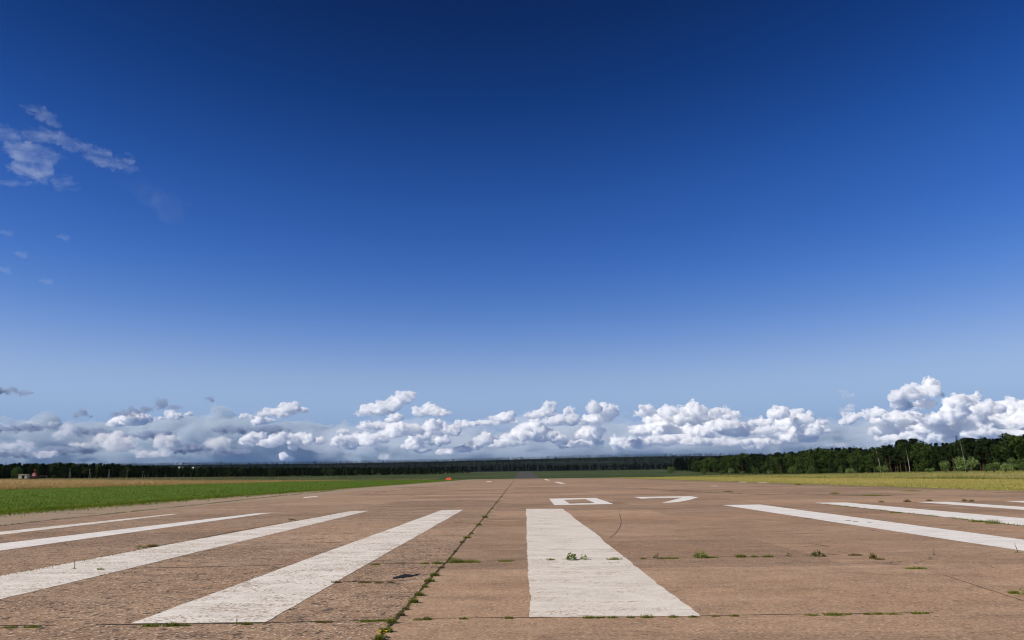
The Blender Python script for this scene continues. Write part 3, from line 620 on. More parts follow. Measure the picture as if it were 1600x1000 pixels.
# the centre joint
for px, py, wv, hv, mt in ((a, b, w_*.72, h_*.72, m_) for a, b, w_, h_, m_ in ((797, 759.5, 2.5, 2, 'tuft'), (790, 767.5, 3, 2, 'tuft'), (783, 777, 4, 3, 'tuft'), (776, 786, 4, 3, 'tuft'), (769, 795, 5, 3, 'tuft'), (758, 809, 9, 6, 'tuft'), (748, 821, 9, 6, 'tuft'), (737, 834, 7, 4, 'drytuft'), (730, 841, 12, 6, 'tuft'), (722, 848, 8, 5, 'drytuft'), (711, 862, 5, 4, 'drytuft'), (704, 873, 6, 4, 'drytuft'),
                           (690, 888, 10, 6, 'drytuft'), (679, 900, 14, 10, 'tuft'), (671, 909, 16, 9, 'tuft'), (664, 918, 10, 7, 'tuft'), (655, 931, 14, 11, 'tuft'), (646, 942, 14, 12, 'tuft'), (634, 953, 10, 8, 'drytuft'), (626, 962, 12, 8, 'drytuft'), (612, 974, 14, 13, 'tuft'), (604, 988, 18, 13, 'tuft'), (594, 1000, 14, 13, 'tuft'))):
    grass_tuft(px, py, wv, hv, 'grass tuft in the long centre joint', mt, 'grass tufts in the long centre joint', dens=1.7)

# ------------------------------------------------------------------ trees
def clump_faces(C, Rr, n, size, r, bias=.75):
    """n leaf-cluster quads spread near the skin of ellipsoids (centres C, radii Rr)."""
    C = np.asarray(C, float); Rr = np.asarray(Rr, float); k = r.choice(len(C), n, p=(Rr.prod(1)**(2/3))/((Rr.prod(1)**(2/3)).sum()))
    d = r.normal(0, 1, (n, 3)); d /= np.linalg.norm(d, axis=1)[:, None]; rad = r.uniform(0, 1, n)**(1/ (1 + 3*bias))
    P = C[k] + d*Rr[k]*rad[:, None]*r.uniform(.85, 1.12, (n, 1))
    nn = d + r.normal(0, .75, (n, 3)); nn /= np.linalg.norm(nn, axis=1)[:, None]
    t = np.cross(nn, r.normal(0, 1, (n, 3))); t /= np.linalg.norm(t, axis=1)[:, None]; b = np.cross(nn, t)
    s = size*r.uniform(.5, 1.25, (n, 1)); e = r.uniform(.45, 1.0, (n, 1))
    V = np.stack([P - t*s - b*s*e*.4, P + t*s*.3 - b*s*e, P + t*s + b*s*e*.3, P - t*s*.2 + b*s*e], 1).reshape(-1, 3)
    V[:, 2] = np.maximum(V[:, 2], .03)
    i = np.arange(n)*4; lump = r.uniform(0, 1, len(C))[k]*.6 + r.uniform(0, 1, n)*.4
    return V, np.stack([i, i+1, i+2, i+3], 1), np.repeat(lump, 4)
def crown(C, Rr, n, size, r):
    V, Fc, rn = clump_faces(C, Rr, n, size, r); return np_mesh('crown', V, Fc, {'rnd': rn})
def join_tubes(tubes, name='trunk'):
    V = []; Fc = []
    for pts, rad in tubes:
        me = tube_mesh(pts, rad, 5); o = len(V); V += [tuple(v.co) for v in me.vertices]; Fc += [tuple(q + o for q in p.vertices) for p in me.polygons]; bpy.data.meshes.remove(me)
    return np_mesh(name, V, Fc, {'rnd': [.5]*len(V)}, smooth=True)
def broadleaf(seed, h, wd=.42, low=.1):
    r = np.random.default_rng(seed); C = []; Rr = []
    for k in range(15):
        t = r.uniform(low, .95); w = h*wd*(.55 + .8*t)*max(.18, 1.05 - t**3.2)*.55; a = r.uniform(0, 6.28)
        C.append((w*np.cos(a), w*np.sin(a), h*t*.93)); q = h*r.uniform(.09, .17); Rr.append((q, q, q*r.uniform(.7, 1.1)))
    C.append((0, 0, h*.5)); Rr.append((h*wd*.35, h*wd*.35, h*.38))
    tub = [([(0, 0, -.4), (.1, 0, h*.3), (0, .1, h*.62), (.15, 0, h*.85)], [h*.02, h*.015, h*.009, .03])]
    for k in range(6):
        a = r.uniform(0, 6.28); z = h*r.uniform(.25, .6); tub.append(([(0, 0, z), (h*.1*np.cos(a), h*.1*np.sin(a), z + h*.1), (h*.17*np.cos(a), h*.17*np.sin(a), z + h*.24)], [h*.008, h*.005, .02]))
    return crown(C, Rr, 1150, h*.030, r), join_tubes(tub)
def pine(seed, h):
    r = np.random.default_rng(seed); C = []; Rr = []; tub = [([(0, 0, -.4), (.1, .05, h*.4), (-.1, 0, h*.7), (.05, 0, h*.96)], [h*.016, h*.013, h*.009, .03])]
    for k in range(13):
        t = r.uniform(.42, 1.0); w = h*.19*max(.12, 1.15 - t)*1.5*r.uniform(.5, 1.1); a = r.uniform(0, 6.28); z = h*(t*.95)
        C.append((w*np.cos(a), w*np.sin(a), z)); q = h*r.uniform(.055, .10); Rr.append((q*1.25, q*1.25, q*.62))
        tub.append(([(0, 0, z - h*.05), (w*np.cos(a), w*np.sin(a), z)], [h*.005, .02]))
    for k in range(3): C.append((0, 0, h*(.72 + .1*k))); Rr.append((h*.08, h*.08, h*.07))
    return crown(C, Rr, 820, h*.026, r), join_tubes(tub)
def spruce(seed, h):
    r = np.random.default_rng(seed); C = []; Rr = []
    for k in range(15):
        t = .06 + .92*k/14; w = h*.155*(1.02 - t)**.85 + .12; C.append((r.normal(0, .1), r.normal(0, .1), h*t)); Rr.append((w*r.uniform(.8, 1.25), w*r.uniform(.8, 1.25), h*.05))
    return crown(C, Rr, 950, h*.024, r), join_tubes([([(0, 0, -.4), (0, 0, h*.5), (0, 0, h*1.0)], [h*.016, h*.01, .02])])
def birch(seed, h, lean=.06):
    r = np.random.default_rng(seed); L = lean*h; C = []; Rr = []
    sp = lambda t: (L*t*t, .1*np.sin(4*t), h*t)
    tub = [([sp(t) for t in (-.02, .2, .4, .6, .8, 1)], [h*.014, h*.012, h*.010, h*.007, h*.005, .03])]
    for k in range(12):
        t = r.uniform(.5, 1.0); a = r.uniform(0, 6.28); w = h*.12*r.uniform(.4, 1.1)*(1.3 - t*.7); c = sp(t); p = (c[0] + w*np.cos(a), c[1] + w*np.sin(a), c[2] - h*.01)
        C.append(p); q = h*r.uniform(.035, .065); Rr.append((q, q, q*1.5)); tub.append(([sp(t - .06), p], [h*.004, .015]))
    return crown(C, Rr, 420, h*.020, r), join_tubes(tub)
def bush(seed, w, h):
    r = np.random.default_rng(seed); C = [(0, 0, h*.42)]; Rr = [(w*.36, w*.34, h*.42)]
    for k in range(11):
        a = r.uniform(0, 6.28); d = w*.34*r.uniform(.4, 1); C.append((d*np.cos(a), d*np.sin(a), h*r.uniform(.28, .72))); q = w*r.uniform(.11, .19); Rr.append((q, q, min(q, h*.24)))
    st = [([(0, 0, -.2), (w*.12*np.cos(a), w*.12*np.sin(a), h*.35), (w*.25*np.cos(a), w*.25*np.sin(a), h*.7)], [.09, .06, .02]) for a in np.linspace(0, 5.4, 7)]
    return crown(C, Rr, 900, w*.030, r), join_tubes(st, 'stems')
HT = 18.0
KINDS = {'broadleaf_tree': [broadleaf(s, HT, wv, lw) for s, wv, lw in ((1, .42, .10), (2, .36, .14), (3, .48, .08), (4, .40, .18), (5, .34, .1), (6, .44, .05))],
         'pine_tree': [pine(s, HT) for s in (11, 12, 13, 14, 15)], 'spruce_tree': [spruce(s, HT) for s in (21, 22, 23, 24)]}
LEAF = {'broadleaf_tree': ('broad', 'bark'), 'pine_tree': ('pine', 'pine_bark'), 'spruce_tree': ('spruce', 'bark')}
PROTO = {}
def copy_thing(root, loc, rz, s):
    r = root.copy(); COL.objects.link(r); r.location = loc; r.rotation_euler = (0, 0, rz); r.scale = s
    for ch in root.children:
        c = ch.copy(); COL.objects.link(c); c.parent = r
    return r
def plant(kind, x, y, h, label, group, wide=1.0):
    k = random.randrange(len(KINDS[kind])); key = (kind, k); s = h/HT; sc = (s*wide, s*wide, s); loc = (x, y, float(ground(x, y))); rz = U(0, 6.28)
    if key not in PROTO:
        t = empty(kind, loc, rz); t.scale = sc; cm, tm = KINDS[kind][k]
        link('crown', cm, M[LEAF[kind][0]], t); link('trunk', tm, M[LEAF[kind][1]], t); PROTO[key] = t
    else: t = copy_thing(PROTO[key], loc, rz, sc)
    return tag(t, label, 'tree', group)
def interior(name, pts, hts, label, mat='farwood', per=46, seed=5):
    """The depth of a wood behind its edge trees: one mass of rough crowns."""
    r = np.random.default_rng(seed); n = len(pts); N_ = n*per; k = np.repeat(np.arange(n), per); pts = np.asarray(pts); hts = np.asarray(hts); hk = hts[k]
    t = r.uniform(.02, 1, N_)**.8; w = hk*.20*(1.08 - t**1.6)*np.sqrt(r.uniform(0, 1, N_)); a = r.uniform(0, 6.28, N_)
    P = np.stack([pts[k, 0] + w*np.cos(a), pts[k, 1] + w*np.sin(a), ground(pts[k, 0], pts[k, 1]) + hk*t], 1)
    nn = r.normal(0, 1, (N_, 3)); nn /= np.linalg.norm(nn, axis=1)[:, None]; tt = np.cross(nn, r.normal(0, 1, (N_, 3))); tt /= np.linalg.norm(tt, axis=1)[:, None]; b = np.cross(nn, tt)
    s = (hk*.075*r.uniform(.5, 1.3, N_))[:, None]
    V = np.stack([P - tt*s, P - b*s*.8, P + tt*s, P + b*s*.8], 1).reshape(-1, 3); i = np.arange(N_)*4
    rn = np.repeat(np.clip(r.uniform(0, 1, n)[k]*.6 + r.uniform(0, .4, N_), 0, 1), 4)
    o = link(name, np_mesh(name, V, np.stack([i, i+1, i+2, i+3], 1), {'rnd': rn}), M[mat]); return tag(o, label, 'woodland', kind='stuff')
# --- right wood : its edge runs along the airfield 260 m out
def right_h(px):   # crown tops of the photograph, as a tree height for that viewing direction
    top = np.interp(px, [1040, 1060, 1100, 1130, 1160, 1200, 1250, 1300, 1330, 1360, 1385, 1400, 1430, 1450, 1480, 1500, 1530, 1560, 1580, 1600, 1640],
                        [718, 717, 716.5, 714.5, 712.5, 711.5, 708, 703, 702, 704.5, 700, 695, 691, 697, 696, 690, 688, 688, 684, 682, 680])
    return top
def proj(x, y, z):
    v = ROT.transposed() @ Vector((x, y, z - CAM_H)); return W/2 + F*v.x/-v.z, H/2 - F*v.y/-v.z
def tree_height(x, y):
    z0 = float(ground(x, y)); px, py = proj(x, y, z0 + 10); d = ray(px, float(right_h(px))); return (CAM_H + d.z*(y/d.y) - z0)*1.13
cnt = {}
for row, (off, step) in enumerate(((262, 6.2), (270, 7.0), (281, 9.0))):
    y = 300.0
    while y < 1120:
        x = off + U(-3.5, 3.5) + 10*mnoise.noise((y*.01, 3, row)); yy = y + U(-2, 2); y += step*U(.6, 1.4)*(1 + max(0, y - 450)/700)
        px, _ = proj(x, yy, 5)
        if px > 1650 or px < 1030: continue
        h = tree_height(x, yy)*(U(.66, .95) if row == 0 else U(.82, 1.06))
        con = mnoise.noise((yy*.013, 9, 1)) > .02
        kind = ('pine_tree' if U(0, 1) < .75 else 'spruce_tree') if (con and U(0, 1) < .8) else ('broadleaf_tree' if U(0, 1) < .85 else 'spruce_tree')
        nm = {'pine_tree': ('dark pine in the wood right of the runway', 'pines of the right wood'), 'spruce_tree': ('narrow dark spruce in the wood right of the runway', 'spruces of the right wood'), 'broadleaf_tree': ('dark leafy tree in the wood right of the runway', 'leafy trees of the right wood')}[kind]
        plant(kind, x, yy, max(9, h), *nm, wide=U(.9, 1.25)); cnt[kind] = cnt.get(kind, 0) + 1
pts, hts = [], []
for k in range(1500):
    y = U(300, 1300); x = 276 + U(0, 1)**1.3*130
    px, _ = proj(x, y, 5)
    if px > 1680: continue
    pts.append((x, y)); hts.append(tree_height(x, y)*U(.62, .97))
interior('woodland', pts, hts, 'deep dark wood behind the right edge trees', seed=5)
# --- left wood : from 590 m at the picture border to 1500 m near the runway
lx = np.array([-60, 0, 100, 200, 300, 400, 500, 600, 700, 735]); ld = np.array([560, 590, 620, 690, 800, 900, 1000, 1150, 1350, 1480])
ltop = lambda px: np.interp(px, [-60, 0, 30, 60, 90, 130, 160, 185, 200, 250, 290, 320, 400, 500, 600, 680, 735], [728, 727.5, 726.5, 726.5, 725.2, 726.5, 727, 726.5, 728.5, 730, 730.5, 731, 731, 731, 731.2, 733, 735])
def left_tree_h(x, y):
    z0 = float(ground(x, y)); px, py = proj(x, y, z0 + 10); d = ray(px, float(ltop(px))); return (CAM_H + d.z*(y/d.y) - z0)*1.12
for row in range(3):
    px = -50.0
    while px < 735:
        dpt = float(np.interp(px, lx, ld)) + row*13 + U(-5, 5); p = far(px, 740, dpt); h = left_tree_h(p.x, p.y)*(U(.6, .95) if row == 0 else U(.84, 1.08)); px += (6.4 if row else 7.2)*U(.6, 1.4)
        kind = random.choices(('spruce_tree', 'pine_tree', 'broadleaf_tree'), (.5, .38, .12 if row else .3))[0]
        nm = {'pine_tree': ('dark pine in the treeline left of the runway', 'pines of the left treeline'), 'spruce_tree': ('pointed dark spruce in the treeline left of the runway', 'spruces of the left treeline'), 'broadleaf_tree': ('dark leafy tree in the treeline left of the runway', 'leafy trees of the left treeline')}[kind]
        plant(kind, p.x, p.y, max(6, h), *nm, wide=U(.9, 1.3)); cnt[kind] = cnt.get(kind, 0) + 1
pts, hts = [], []
for k in range(1500):
    px = U(-70, 738); dpt = float(np.interp(px, lx, ld)) + 22 + U(0, 120); p = far(px, 740, dpt); pts.append((p.x, p.y)); hts.append(max(5, left_tree_h(p.x, p.y)*U(.6, .98)))
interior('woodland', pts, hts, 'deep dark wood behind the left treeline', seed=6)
# --- wood across the end of the runway and the wooded hills beyond
pts, hts = [], []
for k in range(1500):
    x, y = U(-900, 1100), U(1790, 1990); pts.append((x, y)); hts.append(U(10, 17))
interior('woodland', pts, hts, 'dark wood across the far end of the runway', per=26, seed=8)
pts, hts = [], []
while len(pts) < 15000:
    y = U(2500, 4450); x = U(-.85, .62)*y
    n_ = mnoise.noise((x*.0011 + 4.2, y*.0016, .5))
    if n_ > .34: continue
    pts.append((x, y)); hts.append(U(11, 21))
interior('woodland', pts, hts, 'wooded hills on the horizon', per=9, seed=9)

# --- single trees and bushes before the right wood
def single(name, meshes, leaf, bark, px, py, dist, label, cat, group=None, rz=0.0, tn='trunk'):
    dist = dist - 26 if name == 'bush' and px > 1000 else dist; p = far(px, py, dist); t = empty(name, (p.x, p.y, float(ground(p.x, p.y))), rz); link('crown', meshes[0], M[leaf], t); link(tn, meshes[1], M[bark], t); return tag(t, label, cat, group)
single('birch_tree', birch(31, 17.0, .05), 'birch', 'birch_bark', 1421.5, 735, 420, 'slender white trunked birch standing before the right wood', 'tree', rz=math.pi)
single('birch_tree', birch(32, 15.0, .10), 'birch', 'birch_bark', 1376, 735, 440, 'leaning white birch behind a round bush', 'tree', rz=math.pi)
single('birch_tree', birch(33, 17.0, .04), 'birch', 'birch_bark', 1509, 735, 372, 'birch with half bare crown above the big willow bush', 'tree', rz=2.8)
B = [  # px, base py, depth, width px, height px, kind, label
    (1180, 736, 640, 16, 14, 'shrub', 'round grey green bush with bare stems at the start of the right wood'), (1203, 736, 640, 12, 6, 'willow', 'small pale bush low before the right wood'),
    (1239, 736, 560, 17, 13, 'shrub', 'upright mid green bush before the middle of the right wood'), (1269, 736, 540, 14, 14, 'shrub', 'narrow yellowish green bush left of a pale low bush'), (1314, 736, 490, 8, 12, 'shrub', 'small pointed green bush between two pale bushes'),
    (1328, 736, 470, 17, 7, 'willow', 'pale low bush left of the leaning birch'), (1379.5, 736, 425, 19, 11, 'willow', 'round pale bush under the leaning birch'), (1452, 736, 390, 16, 6, 'willow', 'low pale bush right of the slender birch'),
    (1478, 736, 372, 21, 19, 'willow', 'rounded dome shaped pale bush left of the big willow'), (1511, 736, 360, 36, 23, 'willow', 'large pale willow bush below the half bare birch'), (1541, 736, 345, 14, 12, 'shrub', 'small dark green bush right of the big willow'),
    (1553, 736, 340, 18, 16, 'shrub', 'brownish green bush second right of the big willow'), (1572, 736, 335, 26, 14, 'willow', 'wide grey green bush toward the right border'), (1583, 735, 345, 16, 24, 'willow', 'tall grey green bush behind the wide one at the right border'),
    (1600, 736, 330, 22, 22, 'shrub', 'bush cut by the right photo border'), (1128, 737, 760, 10, 6, 'shrub', 'small bush at the far left of the right wood'), (1142, 737, 740, 12, 11, 'willow', 'far pale rounded tree-like bush'), (1100, 737, 880, 14, 8, 'shrub', 'low far bush where the meadow narrows'), (1160, 737, 690, 8, 6, 'willow', 'tiny pale bush left of the grey green bush'),
    (1048, 737.5, 980, 18, 10, 'shrub', 'dark rounded bush nearest the runway end on the right'),
    (24, 751, 560, 20, 20, 'shrub', 'round grey green tree at the left border beside the hut')]
for k, (px, py, dist, wpx, hpx, mt, lb) in enumerate(B):
    s = dist/F; single('bush', bush(60 + k, wpx*s, (hpx + 2)*s), mt, 'bark', px, py, dist, lb, 'bush', 'bushes before the woods', U(0, 6), 'stems')

# ------------------------------------------------------------------ small built things
def box(bm, c, s):
    m = Matrix.Translation(c) @ Matrix.Diagonal((*s, 1)); return bmesh.ops.create_cube(bm, size=1, matrix=m)
def bm_obj(name, fn, mat, parent=None):
    bm = bmesh.new(); fn(bm); bmesh.ops.recalc_face_normals(bm, faces=bm.faces[:]); me = bpy.data.meshes.new(name); bm.to_mesh(me); bm.free(); return link(name, me, mat, parent)
def base_at(px, dist):
    p = far(px, 745, dist); return Vector((p.x, p.y, float(ground(p.x, p.y))))
# cream hut with an open doorway
D = 470; p = base_at(37.5, D); t = tag(empty('hut', p, .25), 'small cream hut with dark doorway in the left field', 'hut')
w, h, d = 5.0, 2.5, 4.0; z0 = 0
def hut_wall(bm):
    box(bm, (-w*.31, -d/2 + .15, h/2), (w*.38, .3, h)); box(bm, (w*.36, -d/2 + .15, h/2), (w*.28, .3, h)); box(bm, (w*.05, -d/2 + .15, h*.9), (w*.34, .3, h*.2))
    box(bm, (-w/2 + .15, .15, h/2), (.3, d - .3, h)); box(bm, (w/2 - .15, .15, h/2), (.3, d - .3, h)); box(bm, (0, d/2 - .14, h/2), (w - .6, .28, h))
bm_obj('wall', hut_wall, M['hut_wall'], t)
bm_obj('roof', lambda bm: (box(bm, (0, 0, h + .14), (w + .7, d + .7, .28)), box(bm, (-w*.3, .4, h + .45), (.5, .5, .35))), M['hut_wall'], t)
bm_obj('door', lambda bm: box(bm, (w*.05, -d/2 + .5, h*.4), (w*.33, .08, h*.8)), M['dark'], t)
t.location.z += .5
# red and pink beacon cabin with a boom
D = 480; p = base_at(53.5, D); t = tag(empty('beacon_cabin', p, .1), 'faded red cabin with low boom beside the cream hut', 'cabin')
bm_obj('base', lambda bm: box(bm, (0, 0, 1.0), (4.6, 2.4, 2.0)), M['dark'], t)
bm_obj('cabin', lambda bm: (box(bm, (0, 0, 2.9), (2.0, 1.8, 1.8)), box(bm, (0, 0, 4.0), (1.2, 1.3, .5))), M['pink'], t)
bm_obj('band', lambda bm: box(bm, (0, -.02, 2.05), (5.6, 2.5, .16)), M['red'], t)
bm_obj('mast', lambda bm: (box(bm, (-.2, 0, 5.4), (.12, .12, 2.4)), box(bm, (-.2, 0, 6.3), (1.1, .1, .5))), M['red'], t)
bm_obj('boom', lambda bm: (box(bm, (5.6, 0, 2.1), (5.8, .16, .16)), box(bm, (8.3, 0, 1.05), (.14, .14, 2.1))), M['pole'], t)
# utility poles
def pole(px, dist, h, two, label):
    p = base_at(px, dist); t = tag(empty('utility_pole', p, U(-.2, .2)), label, 'pole', 'utility poles before the left treeline')
    link('post', tube_mesh([(0, 0, -.3), (0, 0, h*.5), (0, 0, h)], [.12, .11, .08], 7), M['pole'], t)
    if two:
        link('strut', tube_mesh([(1.7, 0, -.3), (.95, 0, h*.36), (.1, 0, h*.78)], [.10, .09, .07], 7), M['pole'], t)
    def arm(bm):
        box(bm, (0, -.13, h - .5), (1.5, .1, .12))
        for q in (-.65, 0, .65): box(bm, (q, -.13, h - .33), (.09, .09, .22))
    bm_obj('crossarm', arm, M['pole'], t)
for a in ((108, 500, 7.6, True, 'tall braced pole nearest the cream hut'), (139, 510, 7.6, True, 'braced pole second right of the cream hut'), (169.5, 520, 7.2, True, 'braced pole third right of the cream hut'), (198, 545, 6.8, False, 'single pole fourth right of the cream hut'),
          (222.8, 580, 6.2, False, 'single pole left of the row of short posts')): pole(*a)
for px, dist, h in ((226, 590, 3.4), (231, 592, 3.2), (245, 620, 3.2), (258, 650, 3.2), (287, 720, 3.6)):
    p = base_at(px, dist); t = tag(link('post', tube_mesh([(0, 0, -.3), (0, 0, h*.6), (0, 0, h)], [.12, .11, .10], 7), M['pole']), 'short pale post in the row before the left treeline', 'post', 'short posts before the left treeline'); t.location = p
# orange edge marker : a low tent shaped board
def marker(bm):
    L, hh, dd = 2.5, 1.0, 1.2
    v = [bm.verts.new(c) for c in ((-L/2, -dd/2, .1), (L/2, -dd/2, .1), (L/2, dd/2, .1), (-L/2, dd/2, .1), (-L*.28, -.12, hh), (L/2, -.12, hh*1.1), (L/2, .12, hh*1.1), (-L*.28, .12, hh))]
    for f in ((0, 1, 5, 4), (1, 2, 6, 5), (2, 3, 7, 6), (3, 0, 4, 7), (4, 5, 6, 7), (3, 2, 1, 0)): bm.faces.new([v[i] for i in f])
p = at(700.5, 750.2); p.z = float(ground(p.x, p.y)); t = tag(empty('edge_marker', p), 'low orange marker board on the grass by the left runway edge', 'marker')
bm_obj('board', marker, M['orange'], t)
bm_obj('leg', lambda bm: box(bm, (-.9, 0, .05), (.1, .9, .1)), M['pole'], t); bm_obj('leg', lambda bm: box(bm, (.9, 0, .05), (.1, .9, .1)), M['pole'], t)
# houses on the left hill
def house(px, py, dist, w, h, label):
    p = far(px, py, dist); t = tag(empty('house', (p.x, p.y, float(ground(p.x, p.y)) + 10), U(-.3, .3)), label, 'house', 'far houses on the hill')
    t.location.z = far(px, py + 1.2, dist).z
    bm_obj('wall', lambda bm: box(bm, (0, 0, h*.25), (w, w*.6, h*1.5)), M['white_wall'], t)
    def roof(bm):
        v = [bm.verts.new(c) for c in ((-w*.54, -w*.34, h), (w*.54, -w*.34, h), (w*.54, w*.34, h), (-w*.54, w*.34, h), (-w*.54, 0, h*1.5), (w*.54, 0, h*1.5))]
        for f in ((0, 1, 5, 4), (2, 3, 4, 5), (1, 2, 5), (3, 0, 4), (3, 2, 1, 0)): bm.faces.new([v[i] for i in f])
    bm_obj('roof', roof, M['roof'], t)
    for q in (-.28, .05, .3): bm_obj('window', lambda bm: box(bm, (w*q, -w*.3 - .02, h*.55), (w*.12, .1, h*.35)), M['dark'], t)
for a in ((276, 732.8, 2300, 9, 5, 'pale house leftmost of the far group above the left treeline'), (282, 732.3, 2300, 14, 6, 'widest pale house of the far group above the left treeline'), (286.5, 733.5, 2290, 8, 4, 'low pale house at the right of the far group'), (302.5, 731.8, 2350, 9, 5, 'lone white house on the hill right of the far group')): house(*a)

# ------------------------------------------------------------------ clouds, kilometres away : bodies of scattering vapour lit by the sun
def vapour(name, col, dens, size=(60, .42, .30), aniso=.0, st=(1, 1, 1.25), rate=1.0):
    """size: metres of the largest billow, noise threshold and softness of the ragged edge."""
    m, nt, out = new_mat(name); v = N(nt, 'ShaderNodeVolumePrincipled'); v.inputs['Color'].default_value = (*col, 1); v.inputs['Density'].default_value = dens; v.inputs['Anisotropy'].default_value = aniso
    nt.links.new(v.outputs[0], out.inputs['Volume'])
    if size:
        n = noise(nt, stretch(nt, objco(nt), st), 1/size[0], 5, .6, .3); nt.links.new(math_n(nt, 'MULTIPLY', mapr(nt, n, size[1], size[1] + size[2]), dens), v.inputs['Density'])
        m.cycles.volume_step_rate = rate
    return m
M['cumulus'] = vapour('cumulus_vapour', (.990, .9955, .9990), .032, (120, .43, .12), rate=.3)  # faint blue tint stands in for bluish air over the shaded parts
M['thin'] = vapour('thin_cloud_vapour', (.95, .965, .985), .012, (200, .46, .20), rate=.4)
M['grey'] = vapour('grey_cloud_vapour', (.52, .60, .72), .018, (180, .42, .20), rate=.5)
M['soft'] = vapour('sun_tinted_vapour', (.999, .996, .985), .0110, (240, .39, .22), rate=.4)  # cream of the sunlit patches is put into the vapour colour
M['cirrus'] = vapour('high_thin_vapour', (.93, .985, 1.0), .0042, (300, .48, .30), st=(.38, .8, 2.0), rate=.35)
M['veil'] = vapour('faint_veil_vapour', (.95, .98, 1.0), .00018, (500, .38, .3), st=(1.6, .8, .6), rate=.5)
M['between'] = vapour('pale_filling_vapour', (.91, .955, .980), .0017, (900, .42, .30), st=(.6, .6, 1.5), rate=.5)
M['bank'] = vapour('shade_tinted_bank_vapour', (.70, .785, .85), .0034, (520, .40, .20), st=(.5, .5, 1.6), rate=.5)  # shade on the bank is put into its grey blue colour
def ico(sub):
    bm = bmesh.new(); bmesh.ops.create_icosphere(bm, subdivisions=sub, radius=1.0); V = np.array([v.co[:] for v in bm.verts]); Fc = np.array([[v.index for v in f.verts] for f in bm.faces]); bm.free(); return V, Fc
ICO = ico(2)
def cloud(name, blobs, dist, mat, label, cat='cloud', group=None, kind=None, lumps=9, rough=1.0, depth=1.0, flat=.5, spread=.06, vox=.58):
    """blobs are ellipsoids (centre x, y and half sizes, in photograph pixels) carried out to their real distance; cauliflower lumps grow on each."""
    r = np.random.default_rng(abs(hash(label)) % 1000 if False else sum(map(ord, label)))
    k = dist/F; S = []
    for (px, py, rx, ry) in blobs:
        rx, ry = rx*1.16, ry*1.22
        dd = dist*(1 + r.uniform(-spread, spread)); c = np.array(far(px, py, dd)); q = np.array([rx*k, (rx + ry)*.5*k*depth, ry*k]); S.append((c, q))
        for j in range(lumps):
            d = r.normal(0, 1, 3); d[2] = abs(d[2])*.9 - .15; d /= np.linalg.norm(d); s = r.uniform(.28, .52)*min(q[0], q[2])*1.15
            e = c + d*q*r.uniform(.75, 1.0); S.append((e, np.array([s*1.15, s*1.15, s])))
            for h in range(3):
                d2 = r.normal(0, 1, 3) + d; d2 /= np.linalg.norm(d2); S.append((e + d2*s*.95, np.full(3, s*r.uniform(.3, .5))))
    org = np.mean([s[0] for s in S], 0); V = []; Fc = []; o = 0
    for c, q in S:
        vv = ICO[0].copy(); vv[:, 2] = np.where(vv[:, 2] < 0, vv[:, 2]*flat, vv[:, 2]); V.append(vv*q + (c - org)); Fc.append(ICO[1] + o); o += len(vv)
    ob = link(name, np_mesh(name, np.concatenate(V), np.concatenate(Fc)), mat); ob.location = org
    md = ob.modifiers.new('merge', 'REMESH'); md.mode = 'VOXEL'; md.voxel_size = k*vox
    for i, (sz, st) in enumerate(((30, 9), (12, 8.0), (5.5, 6.0), (2.6, 3.0))):
        tx = bpy.data.textures.new('puff', 'CLOUDS'); tx.noise_scale = sz*k; tx.noise_depth = 3; tx.noise_basis = 'ORIGINAL_PERLIN'
        dm = ob.modifiers.new('puff', 'DISPLACE'); dm.texture = tx; dm.strength = st*k*rough; dm.mid_level = .5; dm.texture_coords = 'LOCAL'
    md = ob.modifiers.new('merge', 'REMESH'); md.mode = 'VOXEL'; md.voxel_size = k*vox*1.05
    tx = bpy.data.textures.new('fray', 'CLOUDS'); tx.noise_scale = 2.6*k; tx.noise_depth = 2
    dm = ob.modifiers.new('fray', 'DISPLACE'); dm.texture = tx; dm.strength = 1.5*k*rough; dm.mid_level = .5; dm.texture_coords = 'LOCAL'
    return tag(ob, label, cat, group, kind)

